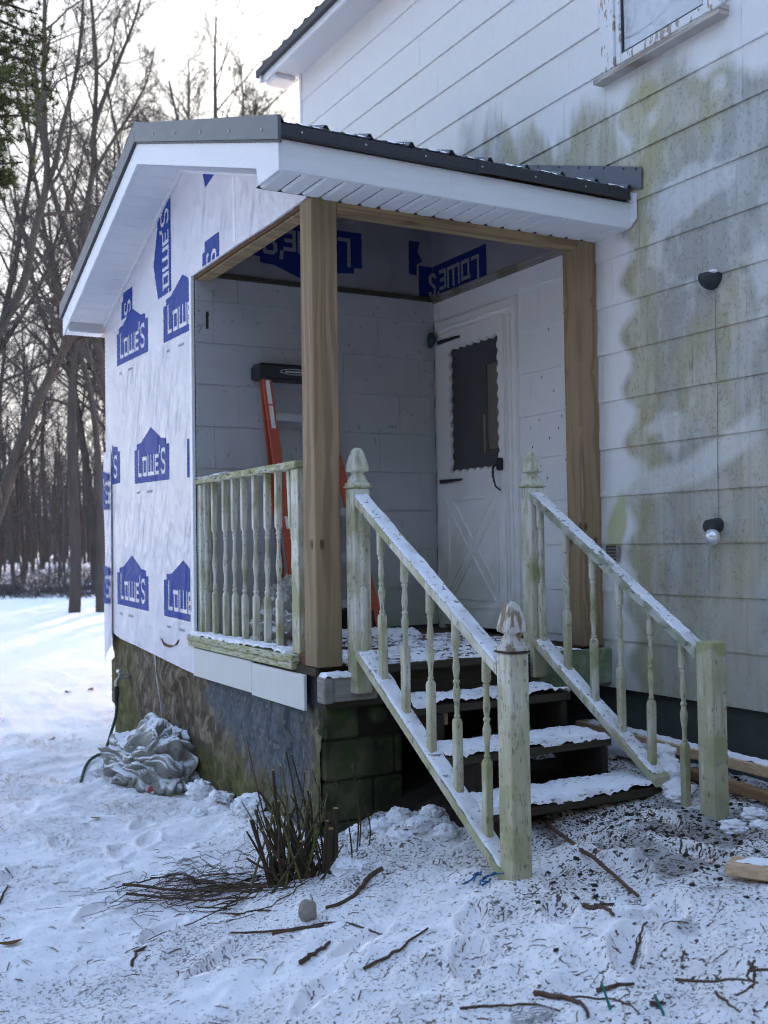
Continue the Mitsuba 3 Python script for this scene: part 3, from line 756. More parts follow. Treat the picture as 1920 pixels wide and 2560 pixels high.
# eave soffit panels
XO = -.29
n = 19; w = (D - .012 - XO) / n
for i in range(n):
    x0 = XO + .012 + i * w
    ym = -.275
    ye = .018 if x0 > -.02 else -.012
    m = hull([(x0 + .002, ym, 2.308), (x0 + w - .004, ym, 2.308), (x0 + .002, ye, 2.308), (x0 + w - .004, ye, 2.308), (x0 + .016, ym, 2.2985), (x0 + w - .018, ym, 2.2985), (x0 + .016, ye, 2.2985), (x0 + w - .018, ye, 2.2985)])
    part(porch, 'eave_soffit_panel', m, 'soffit_vinyl')
part(porch, 'eave_soffit_backing', box(XO + .01, D - .012, -.27, .02, 2.3085, 2.314), 'interior_dark')
part(porch, 'soffit_nails', cat([box(XO + .012 + (i + 1) * w - .008, XO + .012 + (i + 1) * w + .008, -.004, .006, 2.297, 2.304, .002) for i in range(3, n)]), 'dark_metal')
part(porch, 'eave_fascia', box(XO + .002, D - .02, -.297, -.276, 2.296, 2.442, .004), 'white_vinyl')
part(porch, 'wall_channel', hull([(D - .02, -.297, 2.30), (D - .013, -.35, 2.345), (D - .013, -.35, 2.48), (D - .02, -.297, 2.50), (D - .013, -.276, 2.30), (D - .013, -.276, 2.50)]), 'white_vinyl')
# rake fascia boards (plane x = XO) and gable soffit slats
ra = Polygon([(-.297, 2.296), (-.060, 2.296), (-.034, 2.385), (1.93, ROOF(1.93) - .225), (1.93, ROOF(1.93) - .098), (-.297, ROOF(-.297) - .098)])
rb = Polygon([(1.933, ROOF(1.93) - .225), (1.933, ROOF(1.93) - .098), (4.06, ROOF(4.06) - .098), (4.06, ROOF(4.06) - .235)])
part(porch, 'rake_fascia', extr(ra, YZ, XO - .012, XO + .002), 'white_vinyl')
part(porch, 'rake_fascia', extr(rb, YZ, XO - .012, XO + .002), 'white_vinyl')
for sgn in (-1, 1):
    m = 19; L = 2.06 if sgn > 0 else 1.92
    for i in range(m):
        ya, yb = 1.93 + sgn * L * i / m, 1.93 + sgn * (L * (i + 1) / m - .002)
        if sgn > 0 and yb > 3.93: continue
        za, zb_ = ROOF(ya) - .205, ROOF(yb) - .205
        g = .015 * sgn
        part(porch, 'gable_soffit_panel', hull([(XO + .004, ya, za), (XO + .004, yb, zb_), (-.006, ya, za), (-.006, yb, zb_), (XO + .004, ya + g, za - .012), (XO + .004, yb - g, zb_ - .012), (-.006, ya + g, za - .012), (-.006, yb - g, zb_ - .012)]), 'soffit_vinyl')
part(porch, 'soffit_trim', cat([extr(Polygon([(1.93, ROOF(1.93) - .235), (3.89, ROOF(3.89) - .235), (3.89, ROOF(3.89) - .212), (1.93, ROOF(1.93) - .212)]), YZ, -.022, -.006), extr(Polygon([(1.928, ROOF(1.93) - .235), (.05, ROOF(.05) - .235), (.05, ROOF(.05) - .212), (1.928, ROOF(1.93) - .212)]), YZ, -.022, -.006)]), 'soffit_vinyl')
part(porch, 'eave_box', cat([box(XO + .003, -.006, 3.905, 4.06, 2.325, 2.338), box(XO + .003, D, 4.04, 4.06, 2.326, 2.445, .003), box(XO + .003, XO + .016, 3.93, 4.055, 2.328, 2.46)]), 'white_vinyl')
part(porch, 'eave_end_panel', box(XO + .0165, -.008, 3.925, 3.94, 2.33, 2.43), 'white_vinyl')
# roof sheets with ribs (ribs run down the slope)
xs_ = np.arange(XO - .02, D - .004, .0135)
ph = ((xs_ - xs_[0]) % .229) / .229
ribh = np.where((ph < .10), .022, np.where((np.abs(ph - .40) < .03) | (np.abs(ph - .70) < .03), .006, 0))
for (ya, yb) in ((-.325, 1.93), (1.93, 4.10)):
    V = np.vstack([np.stack([xs_, np.full_like(xs_, y), ROOF(y) + ribh], -1) for y in (ya, yb)] + [np.stack([xs_, np.full_like(xs_, y), ROOF(y) + ribh - .004], -1) for y in (ya, yb)])
    n = len(xs_); i = np.arange(n - 1)
    F = np.vstack([np.stack([i, i + 1, i + 1 + n], -1), np.stack([i, i + 1 + n, i + n], -1), np.stack([i, i + 2 * n, i + 1 + 2 * n], -1), np.stack([i, i + 1 + 2 * n, i + 1], -1)])
    rf = part(porch, 'roof_sheet', trimesh.Trimesh(V, F, process=False), 'roof_metal')
part(porch, 'roof_deck', cat([extr(Polygon([(-.27, ROOF(-.27) - .03), (1.93, ROOF(1.93) - .03), (4.03, ROOF(4.03) - .03), (4.03, ROOF(4.03) - .06), (1.93, ROOF(1.93) - .06), (-.27, ROOF(-.27) - .06)]), YZ, XO + .02, D - .01)]), 'brown_lumber')
part(porch, 'eave_trim', box(XO - .018, .80, -.330, -.299, 2.444, 2.500, .003), 'dark_metal')
part(porch, 'eave_trim', box(.76, D - .04, -.3325, -.3305, 2.442, 2.5015, .0008), 'dark_metal')
part(porch, 'trim_screws', cat([box(x - .005, x + .005, -.336, -.3325 if x > .78 else -.330, 2.466, 2.476, .001) for x in np.arange(-.2, 1.75, .33)] + [box(XO - .034, XO - .030, y - .006, y + .006, ROOF(y) - .045, ROOF(y) - .033, .001) for y in np.arange(-.15, 4.0, .42)]), 'aluminium')
part(porch, 'fascia_joint', cat([box(.62, .623, -.2985, -.297, 2.297, 2.441)]), 'soffit_vinyl')
part(porch, 'rake_cap', extr(Polygon([(-.333, ROOF(-.333) - .085), (1.93, ROOF(1.93) - .085), (1.93, ROOF(1.93) + .035), (-.333, ROOF(-.333) + .028)]), YZ, XO - .030, XO - .013), 'roof_metal')
part(porch, 'rake_cap', extr(Polygon([(1.933, ROOF(1.93) - .085), (4.10, ROOF(4.10) - .085), (4.10, ROOF(4.10) + .030), (1.933, ROOF(1.93) + .035)]), YZ, XO - .030, XO - .013), 'roof_metal')
part(porch, 'rake_cap_lip', cat([extr(Polygon([(-.333, ROOF(-.333) - .097), (1.93, ROOF(1.93) - .097), (1.93, ROOF(1.93) - .086), (-.333, ROOF(-.333) - .086)]), YZ, XO - .022, XO - .0125), extr(Polygon([(1.933, ROOF(1.93) - .097), (4.10, ROOF(4.10) - .097), (4.10, ROOF(4.10) - .086), (1.933, ROOF(1.93) - .086)]), YZ, XO - .022, XO - .0125)]), 'dark_metal')
part(porch, 'ridge_cap', extr(Polygon([(1.70, ROOF(1.70) + .036), (1.93, 3.303), (2.16, ROOF(2.16) + .036), (2.16, ROOF(2.16) + .030), (1.93, 3.295), (1.70, ROOF(1.70) + .030)]), YZ, XO - .032, D), 'roof_metal')
part(porch, 'wall_flashing', extr(Polygon([(-.40, ROOF(-.40) + .005), (1.0, ROOF(1.0) + .005), (1.0, ROOF(1.0) + .12), (-.40, ROOF(-.40) + .125)]), YZ, D - .022, D - .016), 'roof_metal')
part(porch, 'flashing_screws', cat([box(D - .027, D - .022, y - .006, y + .006, ROOF(y) + .106, ROOF(y) + .118, .002) for y in (-.36, -.26, -.10, .02, .12, .30, .50, .72)]), 'dark_metal')
# snow caught along the front edge between the ribs
for i in range(9):
    xa = -.23 + i * .229
    part(porch, 'roof_snow', patch(xa + .03, min(xa + .205, D - .03), -.31, .35, ROOF(0.0) + .0, .012, 50 + i, .02, .02, .12).apply_transform(np.array([[1, 0, 0, 0], [0, 1, 0, 0], [0, .333, 1, 0], [0, 0, 0, 1.0]])), 'snow_clean', smooth=True)
# foundation: parged side wall, block front
yy = np.linspace(.03, 3.89, 190); zz = np.linspace(-1.15, -.10, 64)
YY, ZZ = np.meshgrid(yy, zz, indexing='ij')
nz = meshkit.fbm(np.stack([YY * 7, ZZ * 7, np.zeros_like(YY)], -1), 4, 31)
XX = .030 - .050 * (nz - .45) - .024 * (meshkit.noise(np.stack([YY * 2.1, ZZ * 2.1, np.zeros_like(YY)], -1), 8) > .62)
ed = ss(3.89, 3.70, YY); XX = XX + (1 - ed) * .05 * nz; XX = .035 + (XX - .035) * ss(-.17, -.27, ZZ)
idx = np.arange(YY.size).reshape(YY.shape)
a, b, c, d = idx[:-1, :-1].ravel(), idx[1:, :-1].ravel(), idx[1:, 1:].ravel(), idx[:-1, 1:].ravel()
fm = trimesh.Trimesh(np.stack([XX, YY, ZZ], -1).reshape(-1, 3), np.vstack([np.stack([a, c, b], -1), np.stack([a, d, c], -1)]), process=False)
fd = part(porch, 'foundation', cat([fm, box(.07, .25, .06, 3.87, -1.15, -.12)]), 'foundation_mat', smooth=True)
for r, (za, zb_) in enumerate([(-.36, -.172), (-.562, -.366), (-.764, -.568), (-.98, -.770)]):
    x = .035; i = 0
    while x < .47:
        w_ = (.20, .25)[i % 2] if r == 0 else min(.40 - .12 * (r == 2) , .48 - x)
        if not (r == 0 and i == 1):
            part(fd, 'block', box(x, x + w_ - .002, .012 + R.normal(0, .005), .20, za, zb_ + .002, .014), 'block_mat')
        else:
            part(fd, 'block', cat([box(x, x + w_ - .008, .085, .20, za, zb_, .01)]), 'block_mat', label='broken block leaving a dark hollow')
            part(fd, 'stone_rubble', trimesh.creation.icosphere(2, .062).apply_translation((x + .11, .05, -.255)), 'block_mat', smooth=True)
        x += w_; i += 1
part(fd, 'mortar', box(.05, .475, .035, .19, -1.1, -.20), 'soil_dark')
part(fd, 'crawl_space_back', box(.45, D, .80, .85, -1.1, -.20), 'soil_dark')
# spigot
sp = part(porch, 'spigot', cat([trimesh.Trimesh(*tube([(.03, 3.39, -.385), (-.05, 3.39, -.385), (-.07, 3.385, -.41), (-.072, 3.38, -.455)], [.013, .013, .014, .016], 10)), trimesh.Trimesh(*tube([(-.045, 3.39, -.385), (-.045, 3.39, -.345)], .007, 8)), trimesh.Trimesh(*tube([(-.045, 3.425, -.343), (-.045, 3.355, -.343)], [.018, .018], 8))]), 'aluminium', smooth=40, label='silver garden spigot on the foundation')

# porch railing
prl = thing('porch_railing', 'white porch railing with turned balusters between the wrapped wall and the corner post', 'railing')
part(prl, 'top_rail', box(.005, .095, .24, 1.905, .990, 1.026, .006), 'rail_paint')
part(prl, 'top_rail_algae', box(.002, .0045, .243, 1.90, .992, 1.024), 'mossy_ledge')
part(prl, 'bottom_rail', box(-.035, .085, .235, 1.842, .004, .042, .006), 'mossy_ledge')
part(prl, 'ledge_lip', box(-.030, .06, .24, 1.84, -.030, .002, .004), 'mossy_ledge')
part(prl, 'end_post', box(.015, .085, .236, .325, .043, .985, .004), 'rail_paint')
part(prl, 'end_post', box(.015, .085, 1.70, 1.745, .043, .985, .004), 'rail_paint')


def baluster(h, sq_top, sq_bot, w=.0175):
    """turned baluster from z=0 to h"""
    t0, t1 = sq_bot, h - sq_top
    L = t1 - t0
    pr = [(0, w, 1), (t0 - .008, w, 1), (t0 + .004, w * .80, .3), (t0 + .012, w * .62, 0), (t0 + .020, w * .95, 0), (t0 + .030, w * .95, 0), (t0 + .038, w * .60, 0), (t0 + .050, w * .92, 0), (t0 + .062, w * .62, 0)]
    for t, r in ((.18, .60), (.30, .86), (.42, 1.0), (.50, .98), (.62, .80), (.75, .62)):
        pr.append((t0 + .062 + (L - .124) * t, w * r, 0))
    pr += [(t1 - .062, w * .60, 0), (t1 - .050, w * .92, 0), (t1 - .038, w * .60, 0), (t1 - .028, w * .95, 0), (t1 - .018, w * .62, 0), (t1 - .006, w * .80, .3), (t1 + .008, w, 1), (h, w, 1)]
    return loft(pr)


def stair_baluster(h, w=.0175):
    """square foot, two vases, round turned head"""
    t0 = .30; L = h - .13 - t0
    pr = [(0, w, 1), (t0 - .006, w, 1), (t0 + .006, w * .95, .2), (t0 + .012, w * .6, 0), (t0 + .020, w * .82, 0), (t0 + .028, w * .55, 0)]
    for t, r in ((.15, .62), (.30, .95), (.37, 1.0), (.45, .66), (.48, .60), (.50, .86), (.525, .86), (.55, .55), (.70, .88), (.80, .78), (.95, .55)):
        pr.append((t0 + .028 + (L - .045) * t, w * r, 0))
    pr += [(h - .142, w * .9, 0), (h - .134, w * .6, 0), (h - .128, w * 1.02, 0), (h - .12, w * 1.08, 0), (h - .03, w * .98, .15), (h, w, .3)]
    return loft(pr)


bal = mikit.ply(baluster(.945, .30, .27), 'rail_paint', 40)
for i, y in enumerate((1.692, 1.541, 1.361, 1.209, 1.051, .888, .727, .562)):
    part(prl, 'baluster', {**bal, 'to_world': T().translate([.05, y, .043]).rotate([1, 0, 0], float(R.normal(0, .5)))}, None)
part(prl, 'baluster', {**bal, 'to_world': T().translate([.06, .35, .043]).rotate([1, 0, 0], -4.6)}, None, label='last baluster leaning loose beside the end post')
part(prl, 'rail_snow', patch(-.03, .08, .33, 1.83, .042, .028, 71, .010, .02, .06), 'snow_board', smooth=True)
part(prl, 'rail_snow', patch(.0, .09, 1.25, 1.88, 1.026, .012, 72, .010, .02, .25), 'snow_board', smooth=True)

# staircase
st = thing('staircase', 'dark wooden open stair of three snowy treads leading up to the porch', 'stairs')
for i, (yf, zt) in enumerate(((-.42, -.163), (-.72, -.345), (-1.0, -.53))):
    xr = 1.215 if i < 2 else 1.30
    tr = part(st, 'tread', box(.30, xr, yf, yf + .285, zt - .042, zt - .004, .004), 'dark_wood')
    part(tr, 'snow_cover', patch(.304, xr - .005, yf - .004, yf + .28, zt - .006, .036, 80 + i, .010, .02, .02), 'snow_board', smooth=True)
part(st, 'stringer', extr(Polygon([(-.06, -.04), (-.06, -.28), (-.60, -.64), (-1.0, -.86), (-1.0, -.60), (-.98, -.575), (-.72, -.575), (-.72, -.39), (-.42, -.39), (-.42, -.21), (-.12, -.21), (-.12, -.04)]), YZ, .42, .456), 'soil_dark')
part(st, 'stringer', extr(Polygon([(-.06, -.04), (-.06, -.30), (-.95, -.86), (-1.0, -.80), (-1.0, -.60), (-.98, -.575), (-.72, -.575), (-.72, -.39), (-.42, -.39), (-.42, -.21), (-.12, -.21), (-.12, -.04)]), YZ, 1.15, 1.186), 'soil_dark')
for i, (yf, zt) in enumerate(((-.42, -.163), (-.72, -.345))):
    part(st, 'cleat', box(.46, .49, yf + .02, yf + .27, zt - .10, zt - .043), 'brown_lumber')

# stair railings
fin_prof = lambda z: [(z, .050, 1), (z + .014, .050, 1), (z + .017, .040, 1), (z + .030, .040, 1), (z + .034, .036, .8), (z + .044, .036, .8), (z + .048, .030, .8), (z + .062, .026, .6), (z + .066, .030, .9), (z + .072, .045, 1), (z + .085, .0465, 1), (z + .11, .042, 1), (z + .145, .033, 1), (z + .172, .023, .95), (z + .184, .015, .8), (z + .187, .004, .5)]


def sheared(h0, f):  # balusters keep vertical
    return f


def stair_rail(name, label, x0, ytop, ztop, ybot, zbot, yn, newel_top, newel_bot, fin_top, fin_bot, snow, seed):
    k = thing(name, label, 'railing', None)
    xc = x0 + .045
    n1 = part(k, 'newel_post', box(x0, x0 + .09, -.125, -.035, -.125, newel_top, .005), 'rail_paint', label='upper newel post')
    part(n1, 'cap', box(x0 - .008, x0 + .098, -.133, -.027, newel_top + .001, newel_top + .012, .003), 'mossy_ledge')
    if fin_top: part(n1, 'finial', loft(fin_prof(newel_top + .012), xc, -.08), 'rail_paint', smooth=25)
    n2 = part(k, 'newel_post', box(x0, x0 + .09, yn, yn + .09, zbot - .35 if False else gz(xc, yn) - .12, newel_bot, .005), 'rail_paint', label='lower newel post green with algae')
    if fin_bot:
        part(n2, 'cap', box(x0 - .006, x0 + .096, yn - .006, yn + .096, newel_bot + .001, newel_bot + .010, .003), 'dark_wood')
        part(n2, 'finial', loft(fin_prof(newel_bot + .010), xc, yn + .045), 'finial_worn' if seed == 1 else 'rail_paint', smooth=25)
    # rails: 2x4 laid flat, sloped
    def slab(xa, xb, y0, z0, y1, z1, t, c=.004):
        q = [(x, y, z) for x in (xa + c, xb - c) for (y, z) in ((y0, z0), (y0, z0 - t), (y1, z1), (y1, z1 - t))] + [(x, y, z - t / 2 + s * (t / 2 - c)) for x in (xa, xb) for s in (-1, 1) for (y, z) in ((y0, z0), (y1, z1))]
        return hull(q)
    sl = (ztop - zbot) / (ytop - ybot)
    part(k, 'handrail', slab(x0, x0 + .085, ytop, ztop, ybot, zbot, .045), 'rail_paint' if seed == 1 else 'grey_rail')
    lz0, lz1 = .085, .085 + (-1.27 + .12) * .655
    part(k, 'lower_rail', slab(x0 - .002, x0 + .088, -.125, lz0, -1.30 if seed == 1 else -1.02, .085 + ((-1.30 if seed == 1 else -1.02) + .125) * .640, .042), 'rail_paint')
    ys = (-.125, -.316, -.519, -.734, -.943, -1.152) if seed == 1 else (-.15, -.355, -.56, -.752, -.952, -1.164)
    for j, y in enumerate(ys):
        zt = ztop + (y - ytop) * sl - .042
        zb_ = .085 + (y + .125) * .640 - .004
        if seed == 2 and y < -1.0: zb_ = gz(xc, y) - .03
        if seed == 2 and y < -.9 and y > -1.0: zb_ = .085 + (y + .125) * .640 - .01
        part(k, 'baluster', stair_baluster(zt - zb_).apply_transform(trimesh.transformations.translation_matrix((xc, y - .001, zb_)) @ trimesh.transformations.euler_matrix(R.normal(0, .006), R.normal(0, .006), R.normal(0, .05))), 'rail_paint', 40)
    if snow:
        sh = np.array([[1, 0, 0, 0], [0, 1, 0, 0], [0, sl, 1, ztop - sl * ytop], [0, 0, 0, 1.0]])
        part(k, 'rail_snow', patch(x0 + .002, x0 + .083, ybot + .01, ytop - .01, .001, .010 if seed == 1 else .006, 90 + seed, .007, .012, .27 if seed == 1 else .38).apply_transform(sh), 'snow_board', smooth=True)
        sh2 = np.array([[1, 0, 0, 0], [0, 1, 0, 0], [0, .640, 1, .085 + .640 * .125], [0, 0, 0, 1.0]])
        part(k, 'rail_snow', patch(x0 + .004, x0 + .088, -1.29 if seed == 1 else -1.0, -.14, .001, .016, 94 + seed, .008, .015, .04 if seed == 1 else .2).apply_transform(sh2), 'snow_board', smooth=True)
    return k


mat('finial_worn', lambda p, n, uv: mix((.55, .53, .48), (.25, .19, .13), smoothstep(.42, .6, fbm(p.x * 60, p.y * 60, p.z * 12))), .75, spec=.2)
mat('grey_rail', lambda p, n, uv: mix(mix((.46, .46, .40), (.27, .28, .20), smoothstep(.35, .65, fbm(p.x * 20, p.y * 20, p.z * 20))), (.08, .075, .06), smoothstep(.6, .74, fbm(p.x * 70, p.y * 30, p.z * 50)) * .8), .7, spec=.2)
stair_rail('stair_railing', 'weathered white stair railing nearest the camera, with finials on both newel posts', .147, -.105, .842, -1.292, .125, -1.385, .868, .170, True, True, True, 1)
stair_rail('stair_railing', 'weathered stair railing next to the house wall, its lower newel post without a finial', 1.205, -.105, .865, -1.285, .118, -1.375, .885, .152, True, False, True, 2)

# step ladder leaning on the back wall
lad = thing('step_ladder', 'orange step ladder with black top cap folded against the porch back wall', 'ladder')


def chan(p0, p1, wx, wy, t=.004):
    """C channel rail between two points (open towards -x or +x)"""
    p0, p1 = np.array(p0), np.array(p1)
    out = []
    for (ax, bx, ay, by) in ((0, wx, 0, t), (0, wx, wy - t, wy), (0, t, t, wy - t)):
        q = []
        for p in (p0, p1):
            for dx in (ax, bx):
                for dy in (ay, by): q.append((p[0] + dx, p[1] + dy, p[2]))
        out.append(hull(q))
    return cat(out)


top_l, bot_l, top_r, bot_r = (.405, 1.66), (.60, 1.60), (.775, 1.66), (1.20, 1.60)
part(lad, 'front_rail', chan((.405, 1.615, 1.69), (.60, 1.54, .03), .060, .028), 'ladder_red')
part(lad, 'front_rail', chan((.765, 1.615, 1.69), (1.175, 1.54, .03), .060, .028), 'ladder_red')
part(lad, 'rear_rail', chan((.412, 1.665, 1.69), (.565, 1.655, .03), .034, .022), 'ladder_orange')
part(lad, 'rear_rail', chan((.80, 1.665, 1.69), (1.22, 1.655, .03), .034, .022), 'ladder_orange')
capm = hull([(x, y, z) for x0, x1, z0, z1, y0, y1 in ((.378, .848, 1.672, 1.745, 1.585, 1.735), (.392, .834, 1.66, 1.762, 1.598, 1.725)) for x in (x0, x1) for y in (y0, y1) for z in (z0, z1)])
cp = part(lad, 'top_cap', capm, 'black_plastic')
ring = Polygon([(.62 + .105 * math.cos(t), 1.712 + .020 * math.sin(t)) for t in np.linspace(0, 2 * math.pi, 48)])
part(cp, 'oval_mark', extr(unary_union([ring.difference(ring.buffer(-.005)), sbox(.552, 1.706, .69, 1.718)]), XZ, 1.5825, 1.5845), 'aluminium')
for j, z in enumerate((1.44, 1.135, .83, .53, .23)):
    t = (1.69 - z) / 1.66
    xl, xr = .405 + .195 * t + .058, .765 + .41 * t
    yv = 1.615 - .075 * t
    part(lad, 'step', cat([box(xl, xr, yv - .004, yv + .075, z - .003, z + .003), box(xl, xr, yv - .006, yv - .003, z - .045, z + .004), box(xl, xr, yv + .05, yv + .053, z - .03, z - .003)]), 'aluminium')
part(lad, 'foot', box(.595, .668, 1.53, 1.575, .0, .045, .006), 'black_plastic')
part(lad, 'foot', box(1.17, 1.243, 1.53, 1.575, .0, .045, .006), 'black_plastic')
part(lad, 'foot', box(.56, .606, 1.648, 1.685, .0, .05, .006), 'black_plastic')
part(lad, 'foot', box(1.212, 1.262, 1.648, 1.685, .0, .05, .006), 'black_plastic')


def on_rail(z0, z1, dx0, dx1):
    f = lambda z: (.405 + .195 * (1.69 - z) / 1.66, 1.615 - .075 * (1.69 - z) / 1.66)
    (xa, ya), (xb, yb) = f(z0), f(z1)
    return hull([(xa + dx0, ya - .002, z0), (xa + dx1, ya - .002, z0), (xb + dx0, yb - .002, z1), (xb + dx1, yb - .002, z1), (xa + dx0, ya, z0), (xa + dx1, ya, z0), (xb + dx0, yb, z1), (xb + dx1, yb, z1)])


part(lad, 'sticker', on_rail(1.655, 1.50, .016, .044), 'sticker')
part(lad, 'sticker', on_rail(1.49, 1.345, .016, .044), 'sticker')
part(lad, 'sticker', on_rail(.78, .70, .02, .044), 'sticker')

# odds on the porch floor
solo('plastic_sheet_heap', None or (lambda: (lambda m: m)(trimesh.creation.icosphere(4, 1)))(), 'tarp_mat', 'crumpled snowy plastic sheet heaped behind the porch railing', 'plastic sheet', smooth=True)
hm = trimesh.creation.icosphere(5, 1.0); v = hm.vertices.copy()
nn = meshkit.fbm(v * 2.6 + 9, 4, 41); rid = 1 - np.abs(meshkit.fbm(v * 3.3, 3, 44) * 2 - 1)
v = v * (.62 + .5 * nn + .35 * rid ** 3)[:, None] * [.19, .36, .30]; hm.vertices = v
hm.apply_translation((.38, 1.12, .06))
scene['plastic_sheet_heap'] = mikit.ply(hm, 'tarp_mat', True)
solo('storage_box', box(.98, 1.14, 1.50, 1.70, .002, .17, .02), 'black_plastic', 'small black box beside the foot of the ladder', 'box')
lt = MB()
for i in range(1300):
    x, y = R.uniform(.06, D - .06), R.uniform(-.05, B - .05)
    s = R.uniform(.006, .022); a = R.uniform(0, 6.28); h = R.uniform(.001, .014)
    c_, s_ = math.cos(a) * s, math.sin(a) * s
    lt.add([(x - c_, y - s_, .002 + h * R.random()), (x + s_ * .5, y - c_ * .5, .002 + h), (x + c_, y + s_, .002 + h * R.random()), (x - s_ * .5, y + c_ * .5, .001 + h)], [[0, 1, 2], [0, 2, 3]])
solo('porch_litter', lt.mesh(), 'leaf_brown', 'dead leaf bits scattered over the porch floor', 'leaf litter', kind='stuff')
solo('porch_snow', cat([patch(.15, 1.6, -.09, .75, .001, .007, 61, .014, .05, .42), patch(.5, 1.75, .6, 1.35, .001, .006, 62, .014, .05, .50), patch(.85, 1.35, 1.25, 1.6, .001, .05, 63, .014, .05, .12), patch(.06, .5, .15, 1.7, .001, .012, 64, .014, .05, .15)]), 'snow_board', 'thin dusting of snow on the porch floor', 'snow', kind='stuff', smooth=True)
solo('corner_snow', patch(.012, .16, -.075, .02, -.045, .03, 66, .006, .01, .02), 'snow_clean', 'strip of snow on the ledge below the corner post', 'snow', smooth=True)
hk = thing('hook_lamp', 'small dark green lamp hook beside the top hinge of the door', 'lamp')
part(hk, 'bracket', box(1.735, 1.752, B - .05, B - .012, 1.98, 2.07, .003), 'black_iron')
part(hk, 'shade', trimesh.creation.icosphere(3, 1).apply_transform(np.diag([.028, .035, .05, 1])).apply_translation((1.725, B - .075, 2.03)), 'hose_green', smooth=True)

# ------------------------------------------------------------------ things in the yard
# crumpled tarp
tm = trimesh.creation.icosphere(6, 1.0); v = tm.vertices.copy()
q = v * [1.3, 1.5, 1.1] + 5
wq = np.stack([meshkit.fbm(q * 1.2 + s, 2, 60 + s) for s in range(3)], -1) - .5
puff = np.abs(meshkit.noise(q * 1.9 + wq * 3.2, 63) * 2 - 1) ** .75
puff2 = np.abs(meshkit.noise(q * 4.1 + wq * 5.0, 65) * 2 - 1) ** .8
cr = np.abs(meshkit.noise(q * [8, 8, 5] + wq * 7, 66) * 2 - 1)
v = v * (.70 + .26 * puff + .085 * puff2 + .025 * cr + .20 * (meshkit.fbm(q * .8, 2, 67) - .5))[:, None] * [.37, .66, .37]
v[:, 2] *= .80 + .28 * ss(-.3, .25, -v[:, 1] * .5 + v[:, 0])
tm.vertices = v; tm.apply_translation((-.13, 2.30, -.87))
solo('crumpled_tarp', tm, 'tarp_mat', 'crumpled grey tarp heaped with snow against the foundation', 'tarp', smooth=True)
hp = [(-.072, 3.38, -.445), (-.075, 3.37, -.53), (-.085, 3.33, -.62), (-.11, 3.40, -.80), (-.17, 3.30, -.885), (-.30, 3.05, -.89), (-.42, 2.82, -.885), (-.50, 2.62, -.905), (-.56, 2.45, -.94)]
from scipy.interpolate import CubicSpline
def spline(pts, n):
    pts = np.asarray(pts, float); t = np.r_[0, np.cumsum(np.linalg.norm(np.diff(pts, axis=0), axis=1))]
    return CubicSpline(t, pts)(np.linspace(0, t[-1], n))
hs = thing('garden_hose', 'green garden hose hanging from the spigot down to the tarp', 'hose')
part(hs, 'hose_line', trimesh.Trimesh(*tube(spline(hp, 50), .011, 10)), 'hose_green', smooth=True)
part(hs, 'coupling', trimesh.Trimesh(*tube([(-.072, 3.38, -.452), (-.076, 3.365, -.53), (-.082, 3.345, -.585)], [.019, .018, .014], 12)), 'black_plastic', smooth=40)

# cut shrub
sh = thing('cut_shrub', 'clump of bare cut shrub stems sprouting beside the foundation corner', 'shrub')
base = np.array([-.30, -.38])
tips = [(-.35, -.41, -.30), (-.33, -.42, -.31), (-.42, -.37, -.44), (-.46, -.34, -.53), (-.28, -.45, -.39), (-.25, -.46, -.38), (-.43, -.36, -.37), (-.40, -.38, -.38), (-.22, -.48, -.41), (-.49, -.30, -.24), (-.37, -.40, -.36), (-.45, -.33, -.52)]
for i in range(76):
    if i < len(tips): tp = np.array(tips[i])
    else:
        a = R.uniform(0, 6.28); rr = R.uniform(.04, .24)
        tp = np.array([base[0] + rr * math.cos(a), base[1] + rr * math.sin(a), R.uniform(-.76, -.47)])
    b0 = base + R.normal(0, .065, 2)
    zb_ = gz(*b0) - .03
    r0 = R.uniform(.0035, .0095)
    mid = np.array([b0[0] * .5 + tp[0] * .5 + R.normal(0, .030), b0[1] * .5 + tp[1] * .5 + R.normal(0, .030), zb_ * .5 + tp[2] * .5])
    k = part(sh, 'stem', trimesh.Trimesh(*tube(spline([(b0[0], b0[1], zb_), mid, tp], 6), np.linspace(r0, r0 * (.8 if i % 3 == 1 else .45), 6), 7)), ('stem_dark', 'twig_brown', 'stem_green', 'stem_dark')[i % 4], smooth=40)
    if i % 3 == 1: part(k, 'cut_end', trimesh.Trimesh(*tube([tp - [0, 0, .001], tp + [0, 0, .003]], r0 * .80, 7)), 'cut_wood')
for (bx, by, tx, ty, tz, r0) in ((-.20, -.50, -.185, -.50, -.635, .017), (-.165, -.50, -.16, -.505, -.55, .012), (-.40, -.36, -.47, -.30, -.60, .009), (-.22, -.49, -.20, -.50, -.60, .008)):
    k = part(sh, 'stub', trimesh.Trimesh(*tube([(bx, by, gz(bx, by) - .03), ((bx + tx) / 2, (by + ty) / 2, (tz + gz(bx, by)) / 2), (tx, ty, tz)], [r0 * 1.1, r0, r0], 10)), 'stem_dark', smooth=40)
    part(k, 'cut_end', trimesh.Trimesh(*tube([(tx, ty, tz - .001), (tx, ty, tz + .003)], r0 * .9, 10)), 'cut_wood')
thin = thing('dead_weed', 'few thin dead weed stalks standing against the mossy blocks', 'weed')
for (bx, by, tx, ty, tz) in ((-.02, -.42, -.10, -.55, -.36), (.02, -.36, .0, -.38, -.50), (.07, -.36, .06, -.36, -.60), (-.06, -.46, -.16, -.50, -.42)):
    part(thin, 'stalk', trimesh.Trimesh(*tube(spline([(bx, by, gz(bx, by) - .03), ((bx + tx) / 2 + .02, (by + ty) / 2, (gz(bx, by) + tz) / 2), (tx, ty, tz)], 6), .0035, 5)), 'stem_dark')

